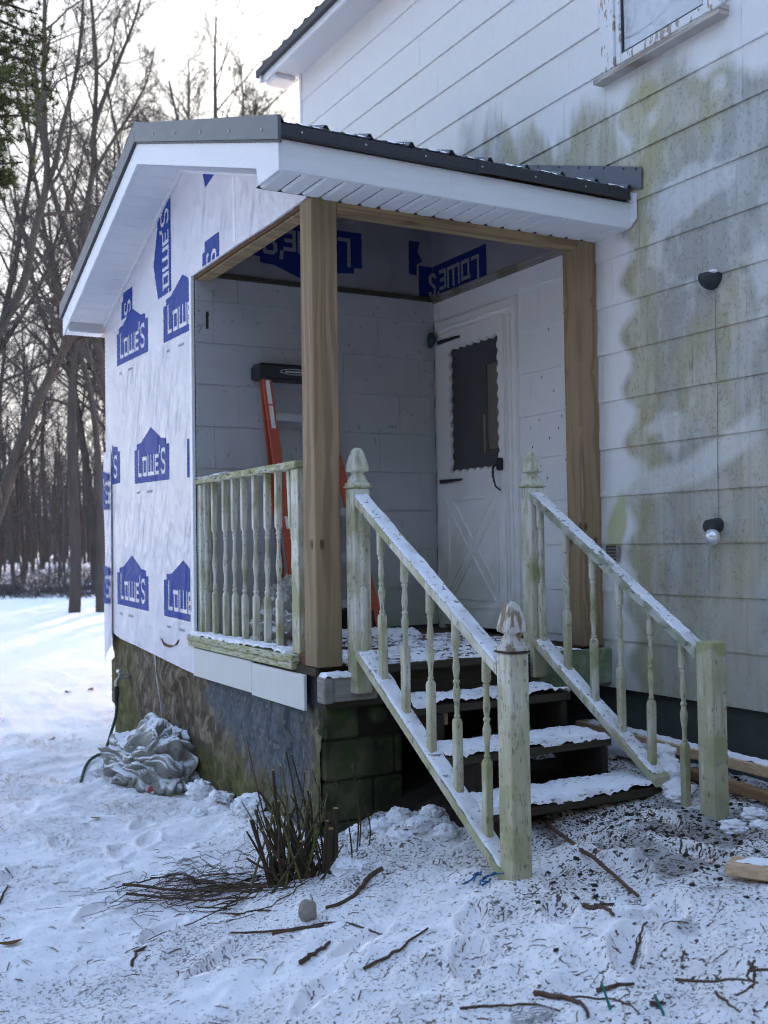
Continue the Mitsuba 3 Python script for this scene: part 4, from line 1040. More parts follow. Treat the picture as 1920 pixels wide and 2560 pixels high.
# pile of fallen stems
pl = thing('brush_pile', 'flattened pile of dead brown stems lying left of the cut shrub', 'branches')
def stick(pts, r, wob=.008, n=10, lift=.004, taper=.6):
    p = spline([(x, y, 0) for x, y in pts], n) if len(pts) > 2 else np.linspace((*pts[0], 0), (*pts[1], 0), n)
    p = p + np.c_[R.normal(0, wob, (n, 2)) * np.sin(np.linspace(0, np.pi, n))[:, None], np.zeros(n)]
    z = np.array([gz(a, b) for a, b in p[:, :2]]); z = np.convolve(np.pad(z, 2, 'edge'), np.ones(5) / 5, 'valid')
    p[:, 2] = z + r * .6 + lift
    return trimesh.Trimesh(*tube(p, np.linspace(r, r * taper, n), 6))
for i in range(40):
    t = R.random()
    u_ = R.random() ** 2; st_ = np.array([-.34 - .34 * u_, -.36 + .20 * u_]) + R.normal(0, .06, 2)
    ang = math.radians(R.normal(160, 24)) if i % 3 else math.radians(R.uniform(80, 250))
    Ln = R.uniform(.28, .70) * (1.0 if i % 3 else .6)
    off = np.array([math.cos(ang + 1.57), math.sin(ang + 1.57)]) * R.normal(0, .07)
    p0 = st_ + off - np.array([.02, .0]); p1 = p0 + Ln * np.array([math.cos(ang), math.sin(ang)]) + R.normal(0, .03, 2)
    pm = (p0 + p1) / 2 + R.normal(0, .055, 2)
    part(pl, 'stem', stick([p0, pm, p1], R.uniform(.0014, .0042), .020, 10, R.uniform(0, .03)), 'twig_brown' if i % 3 else 'stem_dark', smooth=True)
part(pl, 'stem', stick([(-.95, .02), (-.75, -.2), (-.534, -.40)], .007, .01, 10, .02), 'twig_brown', smooth=True)
part(pl, 'stem', stick([(-.974, -.12), (-.75, -.30), (-.56, -.47)], .006, .01, 10, .02), 'twig_brown', smooth=True)
twm = MB()
for i in range(160):
    a = R.uniform(0, 6.28); x, y = -.62 + R.normal(0, .20), -.10 + R.normal(0, .14)
    l = R.uniform(.05, .18)
    z = gz(x, y) + .006
    twm.add(*tube([(x, y, z), (x + l * .5 * math.cos(a), y + l * .5 * math.sin(a), z + R.uniform(0, .03)), (x + l * math.cos(a + .3), y + l * math.sin(a + .3), z + R.uniform(0, .02))], .0016, 3))
part(pl, 'twigs', twm.mesh(), 'twig_brown', kind='stuff')

ux, uy = np.meshgrid(np.linspace(.40, 1.28, 60), np.linspace(-.93, .80, 70), indexing='ij')
un = meshkit.fbm(np.stack([ux * 8, uy * 8, np.zeros_like(ux)], -1), 3, 91)
ue = np.minimum(np.minimum(ux - .40, 1.28 - ux), uy + .93)
uz = np.array([gz(a_, b_) for a_, b_ in zip(ux.ravel(), uy.ravel())]).reshape(ux.shape) + np.where(ue + .10 * (un - .5) > .05, .022 + .02 * un, -.03)
ii = np.arange(ux.size).reshape(ux.shape); a, b, c, d = ii[:-1, :-1].ravel(), ii[1:, :-1].ravel(), ii[1:, 1:].ravel(), ii[:-1, 1:].ravel()
struct('bare_soil', trimesh.Trimesh(np.stack([ux, uy, uz], -1).reshape(-1, 3), np.vstack([np.stack([a, b, c], -1), np.stack([a, c, d], -1)]), process=False), 'soil_dark', smooth=True, label='dark bare soil sheltered under the stair')

# separate fallen sticks, pts on the ground
sticks = [([(.701, -.76), (.52, -1.30), (.324, -1.867)], .010, 'long straight brown stick lying in front of the bottom tread'),
          ([(-.041, -.697), (-.20, -.80), (-.333, -.915), (-.414, -.92)], .011, 'bent brown branch lying right of the pale stone'),
          ([(-1.149, -.822), (-.977, -.604), (-.871, -.551)], .006, 'short crooked stick alone in the left foreground'),
          ([(-.668, -.984), (-.526, -1.031), (-.346, -1.262)], .005, 'thin forked twig under the pale stone'),
          ([(-.693, -1.288), (-.61, -1.25), (-.541, -1.213)], .009, 'short snow covered stick below the pale stone'),
          ([(-.572, -1.531), (-.421, -1.51), (-.273, -1.45)], .006, 'slim diagonal twig in the lower middle'),
          ([(-.328, -2.137), (-.298, -2.184), (-.337, -2.392)], .008, 'hooked twig at the bottom edge'),
          ([(-.528, -2.047), (-.369, -2.163), (-.341, -2.275)], .004, 'thin curved twig at the bottom edge beside the wire coil'),
          ([(.173, -1.761), (.16, -1.85), (.141, -1.952)], .009, 'stubby dark stick near the end of the long stick'),
          ([(.01, -2.184), (.09, -2.12), (.179, -2.068)], .006, 'stick standing out upright in the trodden snow right of centre'),
          ([(-.182, -2.243), (-.14, -2.28), (-.098, -2.311)], .007, 'short thick twig below the trodden patch'),
          ([(-.285, -2.205), (-.225, -2.276), (-.237, -2.487)], .0035, 'long thin arching twig near the teal scraps'),
          ([(-1.46, .10), (-1.41, .24), (-1.382, .324)], .006, 'dark twig at the left edge of the snow'),
          ([(-.169, -2.461), (-.14, -2.485)], .005, 'small twig lying right of the teal scraps'),
          ([(.202, -1.78), (.249, -1.83)], .006, 'small dark stick beside the tip of the long stick'),
          ([(-.49, -1.06), (-.64, -.93), (-.76, -.80)], .006, 'dark forked stick left of the pale stone'),
          ([(-.56, -.72), (-.64, -.60), (-.70, -.52)], .004, 'slim twig between the brush pile and the pale stone')]
for pts, r, lab in sticks:
    k = thing('fallen_stick', lab, 'stick', 'fallen sticks on the snow')
    scene[k] = mikit.ply(stick(pts, r, .006, 12, .014 if 'long straight' in lab else .003), 'twig_brown', True)
bt = thing('bramble_twig', 'tangled thorny bramble twigs in the lower right corner', 'twigs')
for pts in ([(.10, -2.58), (.05, -2.60), (.0, -2.66)], [(.05, -2.60), (.07, -2.64), (.02, -2.72)], [(-.02, -2.55), (-.05, -2.60), (-.09, -2.70)], [(-.10, -2.48), (-.04, -2.56), (-.02, -2.70)], [(.12, -2.54), (.04, -2.63), (-.06, -2.66)]):
    part(bt, 'twig', stick(pts, .0045, .005, 8, R.uniform(.01, .06)), 'twig_brown', smooth=True)

# stone
sm = trimesh.creation.icosphere(4, 1); v = sm.vertices; sm.vertices = v * (.70 + .75 * (meshkit.fbm(v * 1.3 + 2, 4, 77) - .3))[:, None] * [.040, .034, .050]
sm.apply_translation((-.498, -.94, gz(-.498, -.94) + .030))
solo('stone', sm, 'stone_mat', 'pale tan stone sitting on the snow in the foreground', 'stone', smooth=True)
# lumber on the ground
def plank(p0, p1, w, t, z):
    p0, p1 = np.array(p0), np.array(p1); d = p1 - p0; L = np.linalg.norm(d); d /= L; nrm = np.array([-d[1], d[0]])
    m = box(0, L, -w / 2, w / 2, 0, t, .004); Tm = np.eye(4); Tm[:2, 0] = d; Tm[:2, 1] = nrm; Tm[:3, 3] = (*p0, z)
    return m.apply_transform(Tm)
lb = solo('new_board', plank((.655, -1.97), (1.0, -2.62), .105, .045, -.575), 'fresh_lumber', 'pale new wooden board lying on the snow at the right edge', 'board')
part(lb, 'snow_cover', patch(-.04, .06, -2.55, -2.0, 0, .006, 111, .01, .02, .2).apply_transform(trimesh.transformations.translation_matrix((.66, 0, -.529)) @ np.array([[1, -.53, 0, -1.04], [0, 1, 0, 0], [0, 0, 1, 0], [0, 0, 0, 1.0]])), 'snow_clean', smooth=True)
ib = solo('wall_plank', plank((2.02 - .30, .12), (1.60, -1.6), .09, .05, -.475), 'fresh_lumber', 'snow topped plank leaning along the house foundation, behind the right newel post', 'board')
part(ib, 'snow_cover', patch(-.035, .035, -1.55, .05, 0, .02, 112, .012, .02, .06).apply_transform(trimesh.transformations.translation_matrix((1.717, 0, -.426)) @ np.array([[1, .07, 0, 0], [0, 1, 0, 0], [0, 0, 1, 0], [0, 0, 0, 1.0]])), 'snow_clean', smooth=True)
solo('wall_plank', plank((1.62, -.30), (1.42, -1.75), .05, .045, -.545), 'brown_lumber', 'narrow brown plank lying on the snow in front of the snow topped plank', 'board')
solo('brown_stake', box(1.40, 1.425, -.985, -.96, -.60, -.44, .003), 'brown_lumber', 'short brown wooden stake by the right newel post', 'stake')
solo('fallen_pipe', trimesh.Trimesh(*tube([(1.46, -.05, -.46), (1.55, -.60, -.48)], .045, 18)), 'pale_pipe', 'pale snow dusted pipe lying behind the right stair railing', 'pipe', smooth=40)
# snow clumps
def clump(x, y, s, seed, zz=0.0):
    m = trimesh.creation.icosphere(4, 1); v = m.vertices
    n1 = meshkit.fbm(v * 2.2 + seed, 4, seed); n2 = np.abs(meshkit.noise(v * 3 + seed, seed + 3) * 2 - 1)
    m.vertices = v * (.50 + .8 * n1 + .22 * n2)[:, None] * [s, s * 1.15, s * .72]
    m.apply_translation((x, y, gz(x, y) + s * .35 + zz))
    return m
cl = [(1.36, -.93, .095, .045), (1.32, -1.03, .075, .0), (1.41, -.86, .055, .11), (1.26, -1.10, .05, 0), (-.06, 1.20, .075, 0), (-.03, .98, .05, 0), (-.06, .74, .085, .01), (-.13, 1.83, .06, 0), (-.07, 1.52, .08, .02), (.20, -.24, .055, 0), (.30, -.25, .06, 0), (.10, -.20, .05, 0), (.38, -.42, .05, 0), (.28, -.47, .055, 0), (.18, -.46, .045, 0), (.03, -.33, .04, 0), (-.16, -.58, .055, 0), (-.11, -.62, .04, 0), (-.22, 1.10, .05, 0), (1.12, -1.56, .05, 0), (1.20, -1.62, .035, 0), (1.30, -1.50, .05, 0), (-.28, 2.75, .07, 0), (-.40, 2.55, .07, 0), (.34, -.60, .05, 0), (.42, -.75, .05, 0)]
for i, (x, y, s, zz) in enumerate(cl):
    k = thing('snow_clump', 'lump of thrown snow beside the bottom of the right stair railing' if i < 4 else 'loose lump of dirty snow along the porch foundation or stair', 'snow lump', 'snow lumps by the right newel' if i < 4 else 'snow lumps along the foundation')
    scene[k] = mikit.ply(clump(x, y, s, 120 + i, zz), 'snow_clean' if i < 4 else 'snow_board', True)
# leaves
def leaf(x, y, s, a):
    u = np.linspace(-1, 1, 7); pts = []
    for t in u:
        w = .42 * (1 - t * t) ** .8
        for sgn in (-1, 1): pts.append((t, sgn * w, .25 * t * t + .18 * w))
    pts = np.array(pts) * s; c_, s_ = math.cos(a), math.sin(a)
    P_ = np.stack([x + pts[:, 0] * c_ - pts[:, 1] * s_, y + pts[:, 0] * s_ + pts[:, 1] * c_, gz(x, y) + .008 + pts[:, 2]], -1)
    return trimesh.Trimesh(P_, [f for i in range(6) for f in ([2 * i, 2 * i + 1, 2 * i + 3], [2 * i, 2 * i + 3, 2 * i + 2])], process=False)
for (x, y, s, lab) in ((-.748, 1.302, .034, 'brown dead leaf lying in the clean snow below the tarp'), (-1.50, -.40, .05, 'curled tan leaf at the lower left edge'), (-.092, 1.117, .035, 'reddish brown leaf by the foundation right of the tarp'), (-.41, 4.05, .05, 'dead leaf in the sunlit snow beyond the tarp'), (.285, 6.58, .07, 'dark leaf on the far snow left of the house corner'), (.514, 6.6, .08, 'curled leaf on the far snow nearest the house corner'), (-.826, 1.203, .02, 'tiny dark leaf beside the brown dead leaf')):
    solo('dead_leaf', leaf(x, y, s, R.uniform(0, 6)), 'leaf_brown', lab, 'leaf', smooth=True)
rs = trimesh.creation.icosphere(3, 1).apply_transform(np.diag([.02, .025, .022, 1])).apply_translation((-.27, 1.86, gz(-.27, 1.86) + .02))
solo('red_scrap', rs, 'red_mat', 'small red scrap at the foot of the crumpled tarp', 'scrap', smooth=True)
lt = MB()
for i in range(4200):
    x = R.uniform(-1.7, 2.0); y = R.uniform(-3.0, 1.6) if i % 5 else R.uniform(1.0, 6.0)
    if x > -.02 and y > -.06: continue
    w = .25 + .75 * float(ss(-1.2, .8, x - .3 * y))
    cl_ = float(meshkit.fbm(np.array([x * 2.6, y * 2.6, 5.0]), 3, 55)); w *= float(ss(.46, .66, cl_)) * 1.1
    if R.random() > w: continue
    s = .0014 * math.exp(R.normal(.45, .55)) * (2.2 if R.random() < .05 else 1); a = R.uniform(0, 6.28); z = gz(x, y)
    c_, s_ = math.cos(a) * s, math.sin(a) * s
    e = R.uniform(.25, .8)
    lt.add([(x - c_, y - s_, z + .001), (x + s_ * e, y - c_ * e, z + .003 + s * .5), (x + c_, y + s_, z + .002), (x - s_ * e, y + c_ * e, z + .001)], [[0, 1, 2], [0, 2, 3]])
for i in range(520):
    x, y = R.uniform(-1.6, 1.6), R.uniform(-2.9, .6)
    if x > -.02 and y > -.06: continue
    a = R.uniform(0, 6.28); l = R.uniform(.015, .07); z = gz(x, y) + .003
    x2, y2 = x + l * math.cos(a), y + l * math.sin(a)
    lt.add(*tube([(x, y, z), ((x + x2) / 2 + R.normal(0, .004), (y + y2) / 2 + R.normal(0, .004), (z + gz(x2, y2)) / 2 + .005), (x2, y2, gz(x2, y2) + .004)], R.uniform(.0008, .0022), 4))
solo('leaf_litter', lt.mesh(), 'leaf_brown', 'bits of leaf and twig scattered over the trodden snow', 'leaf litter', kind='stuff')
# soil clods exposed at right by the house
so = MB()
for i in range(420):
    x, y = 1.05 + R.normal(0, .42), -1.35 + R.normal(0, .42)
    if x < .75 and y > -1.3: continue
    m = trimesh.creation.icosphere(1, 1); vv = m.vertices * R.uniform(.003, .012) * (.6 + R.random((len(m.vertices), 1)) * .8) * [1, 1, .6]
    so.add(vv + [x, y, gz(x, y) + .002], m.faces)
solo('soil_crumbs', so.mesh(), 'soil_dark', 'dark soil crumbs showing through the snow near the right newel post', 'soil', kind='stuff')
bl = thing('blue_scrap', 'torn blue plastic tangled at the foot of the lower left newel post', 'plastic')
for i in range(5):
    x, y = .14 + R.normal(0, .02), -1.25 + R.normal(0, .05)
    part(bl, 'strip', stick([(x, y), (x - .05, y - .02), (x - .06 + R.normal(0, .02), y - .03 + R.normal(0, .02))], .004, .01, 8, .01 + .02 * R.random()), 'blue_plastic', smooth=True)
for (x, y, h, lab) in ((-.265, -2.40, .07, 'thin teal plastic scrap sticking out of the snow at the bottom edge'), (-.19, -2.53, .05, 'broad teal plastic scrap at the bottom edge')):
    solo('teal_scrap', hull([(x, y, gz(x, y) - .01), (x + .012, y, gz(x, y) - .01), (x + .004, y + .004, gz(x, y) - .01), (x - .008, y + .03, gz(x, y) + h), (x, y + .032, gz(x, y) + h)]), 'teal_plastic', lab, 'plastic')
wc = thing('wire_coil', 'coil of silver wire half buried at the bottom edge', 'wire')
for dx, dy in ((0, 0), (.042, -.03)):
    t = np.linspace(0, 6 * math.pi, 90); r = .026 + .0015 * t / 3
    x0, y0 = -.44 + dx, -2.235 + dy
    part(wc, 'loop', trimesh.Trimesh(*tube(np.stack([x0 + r * np.cos(t), y0 + r * np.sin(t), gz(x0, y0) + .006 + .001 * t], -1), .0018, 5)), 'aluminium', smooth=True)
# grass showing through the snow at left
gm = MB()
for i in range(1500):
    x, y = R.uniform(-1.6, -.2), R.uniform(1.2, 4.6)
    if meshkit.noise(np.array([x * 2.2, y * 2.2, 3.0])) < .55: continue
    a = R.uniform(0, 6.28); l = R.uniform(.02, .07); z = gz(x, y)
    gm.add(*twig(np.array([(x, y, z - .005), (x + l * .5 * math.cos(a), y + l * .5 * math.sin(a), z + l * .35), (x + l * math.cos(a), y + l * math.sin(a), z + l * .3)]), np.array([.0015, .0013, .0005]), 3))
solo('dead_grass', gm.mesh(), 'cut_wood', 'tufts of dead grass poking through the sunlit snow', 'grass', kind='stuff')

# ------------------------------------------------------------------ trees
def branch(mb, p, d, L, r, lev, up, rng, wander=.16, nseg=None):
    n = nseg or (9, 6, 4, 3, 2, 2)[lev]
    d = np.array(d, float); d /= math.sqrt(d @ d)
    st = np.cumsum(np.vstack([d, rng.normal(0, wander, (n, 3)) + [0, 0, up]]), 0)[1:]
    st /= np.sqrt((st * st).sum(1))[:, None]
    pts = np.vstack([np.asarray(p, float), np.asarray(p, float) + np.cumsum(st, 0) * (L / n)])
    rad = np.linspace(r, r * (.35 if lev else .22), n + 1)
    mb.add(*(tube(pts, rad, (9, 6)[lev], cap=False) if lev < 2 else twig(pts, rad, 4 if lev == 2 else 3)))
    return pts, rad


def grow(mb, pts, rad, lev, maxlev, cnt, ratio, rng, start=.3, spread=.75, up=.06, fat=1.0):
    n = len(pts) - 1
    dif = np.diff(pts, axis=0); ln = np.sqrt((dif * dif).sum(1)); seglen = ln.sum(); dif = dif / (ln[:, None] + 1e-9)
    for j in range(cnt[lev]):
        t = start + (1 - start) * (j + rng.random()) / cnt[lev]
        i = min(int(t * n), n - 1); f = t * n - i
        p = pts[i] * (1 - f) + pts[i + 1] * f
        d0 = dif[i]
        a = rng.normal(0, 1, 3); a -= d0 * (a @ d0); a /= math.sqrt(a @ a) + 1e-9
        d = d0 * (1 - spread * .45) + a * spread
        L = seglen * ratio[lev] * (1.05 - .55 * t) * rng.uniform(.7, 1.25)
        r = max((rad[i] * (1 - f) + rad[i + 1] * f) * rng.uniform(.35, .6), .0055 * fat)
        if lev + 1 >= 3: r = min(r, .014 * fat if lev + 1 == 3 else .009 * fat)
        q, qr = branch(mb, p, d, L, r, lev + 1, up, rng)
        if lev + 1 < maxlev: grow(mb, q, qr, lev + 1, maxlev, cnt, ratio, rng, .15, .7, up, fat)


protos = []
PH = (17, 20, 15, 18, 22, 16, 17, 18, 16)
for k in range(9):
    rng = np.random.default_rng(100 + k)
    tr, cr = MB(), MB()
    H = PH[k]
    pts, rad = branch(tr, (0, 0, -.3), (0, 0, 1), H, (.13, .17, .10, .12, .20, .09, .15, .16, .12)[k], 0, .05, rng, .06, 12)
    if k % 2 == 0:   # fork
        i = 5; q, qr = branch(tr, pts[i], (rng.normal(0, .4), rng.normal(0, .4), 1), H * .5, rad[i] * .75, 0, .05, rng, .08, 8)
        grow(cr, q, qr, 0, 4, (12, 6, 5, 3), (.42, .45, .5, .55), rng, .2, fat=1.5 if k > 5 else 1.0)
    grow(cr, pts, rad, 0, 4, (20, 7, 5, 3) if k < 6 else (24, 8, 6, 3), (.30, .45, .5, .6), rng, .36 if k != 3 else .2, fat=1.5 if k > 5 else 1.0)
    g = f'tree_shape_{k}'
    tp_, cp_ = mikit.ply(tr.mesh(), 'bark', True), mikit.ply(cr.mesh(), 'twig_far', False)
    scene[g + '_trunk'] = {'type': 'shapegroup', 'wood': tp_}
    scene[g + '_crown'] = {'type': 'shapegroup', 'wood': cp_}
    protos.append(g)
# saplings
for k in range(3):
    rng = np.random.default_rng(200 + k)
    mb = MB(); pts, rad = branch(mb, (0, 0, -.2), (0, 0, 1), 8, .045, 0, .04, rng, .07, 10)
    grow(mb, pts, rad, 0, 3, (16, 5, 3), (.22, .45, .5), rng, .12)
    scene[f'sapling_shape_{k}'] = {'type': 'shapegroup', 'wood': mikit.ply(mb.mesh(), 'twig_far', False)}
RT = np.array([0.873927, -0.485825]); FH = np.array([FW[0], FW[1]]) / np.hypot(FW[0], FW[1])


def place(dep, lat):
    q = EYE[:2] + FH * dep + RT * lat
    return q


rngT = np.random.default_rng(5)


def inst(key, group, x, y, z, rot, s, sz=None):
    scene[key] = {'type': 'instance', 'shape': {'type': 'ref', 'id': group}, 'to_world': T().translate([float(x), float(y), float(z)]).rotate([0, 0, 1], float(rot)).scale([s, s, sz or s])}


spots = []
for i in range(120):
    dep = rngT.uniform(37, 95)
    lat = (rngT.uniform(-.62, -.12) if i % 4 else rngT.uniform(-.12, .30)) * dep - 3
    spots.append((dep, lat))
for dep, lat in ((46, -6.2), (52, -5.5), (44, -8.0), (58, -11), (40, -13.8), (48, -14.6), (42, -16.0), (62, -6.9), (66, -4.2), (50, -10.5)):
    spots.append((dep, lat))
for px, dep, hh in ((300, 41, 16.5), (345, 38, 16.5), (385, 43, 17), (410, 40, 15), (450, 44, 16.5), (480, 39, 14.5), (560, 42, 17), (590, 46, 20.5), (620, 40, 15), (650, 43, 14.5), (690, 40, 13.5), (720, 44, 14), (745, 41, 12.5), (505, 47, 17.5), (530, 38, 13.5), (290, 44, 17), (330, 46, 17)):
    spots.append((dep, (px - 960) / 2679 * dep, hh))
for i in range(84):    # the wood closes the clearing behind the camera too
    dep = -rngT.uniform(16, 60); lat = rngT.uniform(-45, 30)
    spots.append((dep, lat))
for i in range(40):
    spots.append((rngT.uniform(-15, 34), -rngT.uniform(24, 60)))
for i, (dep, lat, *hh) in enumerate(spots):
    if not hh and 30 < dep < 58 and -6.5 < lat < 3.5 and i % 5: continue   # the sun comes in through a thin stretch of the wood
    x, y = place(dep, lat)
    k = thing('forest_tree', 'bare leafless tree standing in the dense wood behind the yard', 'tree', 'bare trees of the wood behind the yard')
    pz = gz(x, y); g = protos[rngT.integers(0, 6)]; r_, s = rngT.uniform(0, 360), float(rngT.uniform(.72, 1.12))
    if hh:
        gi = int(rngT.integers(6, 9)); g = protos[gi]; s = hh[0] / PH[gi] * 1.05
    inst(k + '__trunk', g + '_trunk', x, y, pz, r_, s); inst(k + '__crown', g + '_crown', x, y, pz, r_, s)
for i in range(130):
    dep = rngT.uniform(34.5, 70); lat = rngT.uniform(-.60, .05) * dep - 2
    x, y = place(dep, lat)
    k = thing('sapling', 'thin bare sapling among the trunks at the edge of the wood', 'sapling', 'saplings at the edge of the wood')
    inst(k, f'sapling_shape_{i % 3}', x, y, gz(x, y), rngT.uniform(0, 360), float(rngT.uniform(.5, 1.25)))
# far mass of trunks that nobody could count
fm_ = MB()
for i in range(2300):
    dep = rngT.uniform(75, 170); lat = rngT.uniform(-.62, .55) * dep
    x, y = place(dep, lat); h = rngT.uniform(6, 13); r = rngT.uniform(.05, .17); z = gz(x, y) - .3
    lx, ly = rngT.normal(0, .5, 2)
    fm_.add(*twig(np.array([(x, y, z), (x + lx * .4, y + ly * .4, z + h * .5), (x + lx, y + ly, z + h)]), np.array([r, r * .75, .02]), 5))
    for b_ in range(5):
        t = rngT.uniform(.25, .95); a = rngT.uniform(0, 6.28); l = rngT.uniform(1, 3.5)
        p0 = np.array([x + lx * t, y + ly * t, z + h * t])
        fm_.add(*twig(np.array([p0, p0 + [l * .5 * math.cos(a), l * .5 * math.sin(a), l * .6], p0 + [l * math.cos(a), l * math.sin(a), l * 1.3]]), np.array([r * .3, r * .2, .01]), 3))
solo('far_wood', fm_.mesh(), 'twig_far', 'far mass of bare trunks deep in the wood', 'wood', kind='stuff')
ub = MB()
for i in range(3600):
    dep = rngT.uniform(33.5, 60) if i % 3 else rngT.uniform(33.5, 38); lat = rngT.uniform(-.60, .02) * dep - 2
    x, y = place(dep, lat); z = gz(x, y); a = rngT.uniform(0, 6.28); l = rngT.uniform(.3, 1.4); hgt = rngT.uniform(.02, .9)
    ub.add(*twig(np.array([(x, y, z - .05), (x + l * .4 * math.cos(a), y + l * .4 * math.sin(a), z + hgt * .7), (x + l * math.cos(a + .4), y + l * math.sin(a + .4), z + hgt)]), np.array([rngT.uniform(.008, .03), .010, .004]), 3))
solo('undergrowth', ub.mesh(), 'twig_far', 'tangle of brush and fallen sticks along the edge of the wood', 'brush', kind='stuff')
for (p0, p1, r, lab) in (((3.5, 33.3), (4.75, 33.9), .22, 'fallen dark log at the left where the snow meets the wood'), ((5.6, 34.4), (8.6, 35.6), .12, 'long thin fallen trunk lying along the edge of the wood')):
    pts = np.linspace((*p0, 0), (*p1, 0), 7); pts[:, 2] = [gz(a, b) + r * .7 for a, b in pts[:, :2]]
    solo('fallen_log', trimesh.Trimesh(*tube(pts + rngT.normal(0, .03, pts.shape), r, 9)), 'bark', lab, 'log', smooth=True)


# individually placed nearer trees (trunk courses in metres)
def hero(label, paths, counts=(14, 6, 5, 3), ratio=(.30, .45, .5, .6), start=.25, seed=0, fat=1.0):
    k = thing('bare_tree', label, 'tree')
    rng = np.random.default_rng(300 + seed)
    tr, cr = MB(), MB()
    for pts, r0, r1 in paths:
        p = spline(pts, max(10, len(pts) * 4)); rad = np.linspace(r0, r1, len(p))
        tr.add(*tube(p, rad, 12))
        grow(cr, p, rad, 0, 4, counts, ratio, rng, start, fat=fat)
    part(k, 'trunk', tr.mesh(), 'bark', smooth=True)
    part(k, 'crown', cr.mesh(), 'bark', smooth=False)


hero('thick bare tree leaning far to the right in front of the wood', [([(-.10, 17.05, -1.1), (.35, 16.75, -.5), (.83, 16.49, .35), (1.22, 16.23, 1.41), (1.48, 16.06, 2.33), (1.74, 15.88, 3.11), (2.04, 15.69, 3.82), (2.29, 15.53, 4.41), (2.45, 15.45, 5.0), (2.7, 15.3, 7.0)], .15, .05), ([(2.25, 15.55, 4.3), (2.7, 15.25, 4.6), (3.1, 15.0, 4.3), (3.4, 14.95, 3.6)], .055, .02)], (10, 5, 4, 3), (.26, .45, .5, .6), .3, 1)
hero('slender bare tree leaning right with a high fork, at the left edge', [([(.2, 19.1, -1.1), (.7, 18.8, 2.0), (1.13, 18.48, 4.0), (1.56, 18.21, 5.12), (2.0, 17.93, 6.12), (2.18, 17.79, 7.14), (2.36, 17.67, 7.86), (2.4, 17.63, 8.33), (2.36, 17.62, 9.15), (2.34, 17.61, 9.97), (2.35, 17.56, 11.5), (2.3, 17.5, 14)], .15, .02), ([(2.4, 17.64, 8.1), (2.56, 17.53, 8.57), (2.66, 17.46, 9.18), (2.8, 17.36, 9.77), (3.0, 17.26, 11.0), (3.1, 17.2, 13)], .06, .015), ([(1.1, 18.5, 3.9), (.9, 18.6, 5.5), (1.0, 18.5, 7.2), (.8, 18.6, 9.5)], .06, .015)], (14, 6, 5, 3), (.22, .45, .5, .6), .35, 2)
hero('bare tree leaning left across the forked tree, rooted behind the porch', [([(4.2, 19.1, -1.0), (3.95, 19.2, 4.4), (3.59, 19.33, 6.24), (3.46, 19.38, 6.78), (3.34, 19.43, 7.28), (3.15, 19.52, 7.84), (2.95, 19.61, 8.52), (2.75, 19.7, 9.6), (2.55, 19.8, 12)], .15, .03), ([(3.9, 19.2, 4.6), (3.39, 19.47, 5.35), (3.19, 19.56, 5.98), (2.99, 19.65, 6.51), (2.72, 19.78, 7.11), (2.5, 19.89, 7.48), (2.2, 20.0, 8.6)], .09, .02)], (12, 6, 5, 3), (.22, .45, .5, .6), .35, 3)
hero('tall straight bare tree with a broad forked top rising left of the gable', [([(3.82, 21.7, -1.1), (3.8, 21.64, 2.25), (3.78, 21.58, 4.19), (3.86, 21.48, 5.74), (3.94, 21.37, 7.68), (4.06, 21.28, 8.8), (4.2, 21.17, 9.6), (4.24, 21.1, 10.85), (4.29, 21.05, 11.9), (4.23, 21.06, 13.3), (4.19, 21.04, 16)], .15, .02), ([(4.25, 21.12, 10.0), (4.26, 21.1, 10.85), (4.46, 20.95, 11.55), (4.7, 20.8, 12.23), (5.04, 20.58, 13.2), (5.3, 20.4, 15)], .07, .015), ([(4.22, 21.15, 9.6), (4.6, 20.9, 10.4), (5.1, 20.6, 11.3), (5.5, 20.3, 12.6)], .05, .012)], (20, 7, 5, 3), (.24, .45, .5, .6), .35, 4)
hero('crooked bare tree arching beside the straight tree', [([(4.38, 21.39, -1.1), (4.36, 21.33, 2.05), (4.25, 21.33, 3.75), (4.13, 21.37, 4.58), (3.95, 21.46, 5.3), (3.6, 21.6, 6.6), (3.3, 21.8, 9)], .12, .03)], (10, 6, 5, 3), (.26, .45, .5, .6), .5, 5)
ot = np.array([-.95, .53, 0])
hero('spreading bare tree standing alone above the middle of the porch roof', [([np.array(q) + ot for q in pts], r0, r1) for pts, r0, r1 in (
    ([(11.6, 30.8, -1.0), (11.6, 30.8, 8), (11.75, 30.7, 12.0), (11.95, 30.6, 14.0), (12.0, 30.55, 16.5), (12.05, 30.5, 19.5)], .27, .03),
    ([(11.68, 30.8, 10.5), (12.3, 30.4, 12.4), (12.9, 30.1, 14.2), (13.3, 29.9, 16.5)], .11, .02),
    ([(11.62, 30.8, 10.0), (11.2, 31.0, 12.0), (11.15, 31.1, 14.5), (11.2, 31.1, 18)], .11, .02),
    ([(11.9, 30.62, 13.0), (12.6, 30.2, 14.6), (12.8, 30.1, 17.5)], .09, .02))], (15, 6, 4, 3), (.34, .50, .55, .6), .42, 6, 1.9)
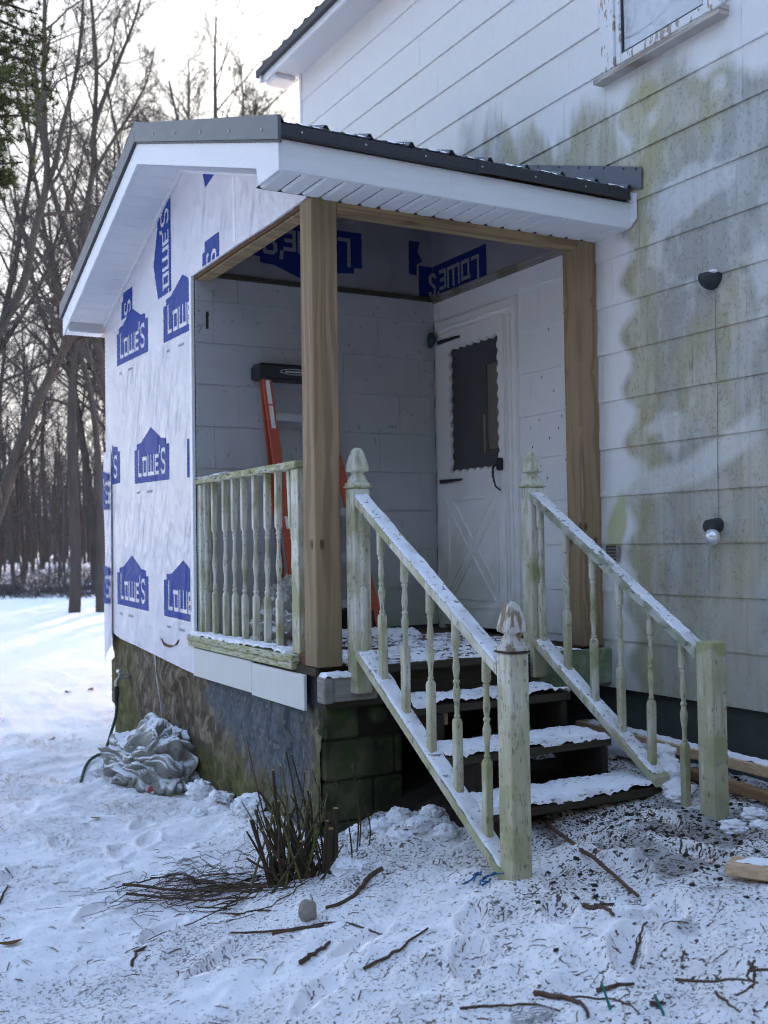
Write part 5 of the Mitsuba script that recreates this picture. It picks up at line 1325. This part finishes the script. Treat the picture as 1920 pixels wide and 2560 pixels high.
# pine limb reaching in at the upper left
pine = thing('pine_tree', 'dark green pine reaching into the upper left corner', 'tree')
pt, pn = MB(), MB()
rng = np.random.default_rng(77)
pt.add(*tube([(-.50, 11.15, -1.0), (-.45, 11.12, 5), (-.40, 11.1, 11)], [.24, .18, .10], 12))
for zl in np.arange(5.7, 11, .26):
    for q in range(4):
        a = math.radians(rng.uniform(-60, 40) if q < 2 else rng.uniform(0, 360)) - .35
        L = rng.uniform(.9, 1.75)
        if zl < 6.4: L *= .7
        p0 = np.array([-.44, 11.11, zl]); dd = np.array([math.cos(a), math.sin(a), .12])
        pts, rad = branch(pt, p0, dd, L, .035, 1, -.03, rng, .08, 6)
        for s_ in range(44):
            t = rng.uniform(.25, 1); i = min(int(t * 6), 5); p = pts[i] + (pts[i + 1] - pts[i]) * (t * 6 - i)
            c0 = p + rng.normal(0, .10, 3) + [0, 0, .03]
            for n_ in range(26):
                d_ = rng.normal(0, 1, 3) + [0, 0, .5]; d_ /= np.linalg.norm(d_)
                e = c0 + d_ * rng.uniform(.07, .14); sd = np.cross(d_, rng.normal(0, 1, 3)); sd *= .007 / (np.linalg.norm(sd) + 1e-9)
                pn.add([c0 - sd, c0 + sd, e], [[0, 1, 2]])
part(pine, 'trunk', pt.mesh(), 'bark', smooth=True)
part(pine, 'needles', pn.mesh(), 'needles', kind='stuff')

# unseen evergreens added behind the viewer to block low sky (prototype, then one entry per copy)
pw, pm = MB(), MB(); rng = np.random.default_rng(78)
pw.add(*tube([(0, 0, -.4), (0, 0, 6), (0, 0, 12.5)], [.20, .13, .02], 8))
for zl in np.arange(.9, 12.3, .26):
    for q in range(5):
        a = rng.uniform(0, 6.28); L = (12.8 - zl) * .25 + .25
        dd = np.array([math.cos(a), math.sin(a), -.10])
        pts = np.array([0, 0, zl]) + np.linspace(0, 1, 5)[:, None] * dd * L + np.array([0, 0, -.25])[None] * np.linspace(0, 1, 5)[:, None] ** 2
        pw.add(*twig(pts, np.linspace(.03, .008, 5), 3))
        for s_ in range(24):
            t = rng.uniform(.15, 1); c0 = pts[0] + dd * L * t + rng.normal(0, .10, 3) - [0, 0, .25 * t * t]
            e = rng.normal(0, 1, 3); e /= np.linalg.norm(e); f_ = np.cross(e, rng.normal(0, 1, 3)); f_ /= np.linalg.norm(f_)
            pm.add([c0 - e * .17 - f_ * .05, c0 + e * .17, c0 + f_ * .11], [[0, 1, 2]])
scene['pine_shape_trunk'] = {'type': 'shapegroup', 'wood': mikit.ply(pw.mesh(), 'bark', True)}
scene['pine_shape_needles'] = {'type': 'shapegroup', 'wood': mikit.ply(pm.mesh(), 'needles', False)}
for i in range(64):
    ang = math.radians(rng.uniform(150, 318)); dist = rng.uniform(15, 34)
    x, y = EYE[0] + dist * math.cos(ang), EYE[1] + dist * math.sin(ang)
    k = thing('added_evergreen', 'unseen dark pine added behind the viewer to block low sky light', 'tree', 'evergreens added behind the viewer to block light')
    pz, r_, sc_ = gz(x, y), rng.uniform(0, 360), float(rng.uniform(.85, 1.35))
    inst(k + '__trunk', 'pine_shape_trunk', x, y, pz, r_, sc_); inst(k + '__needles', 'pine_shape_needles', x, y, pz, r_, sc_)
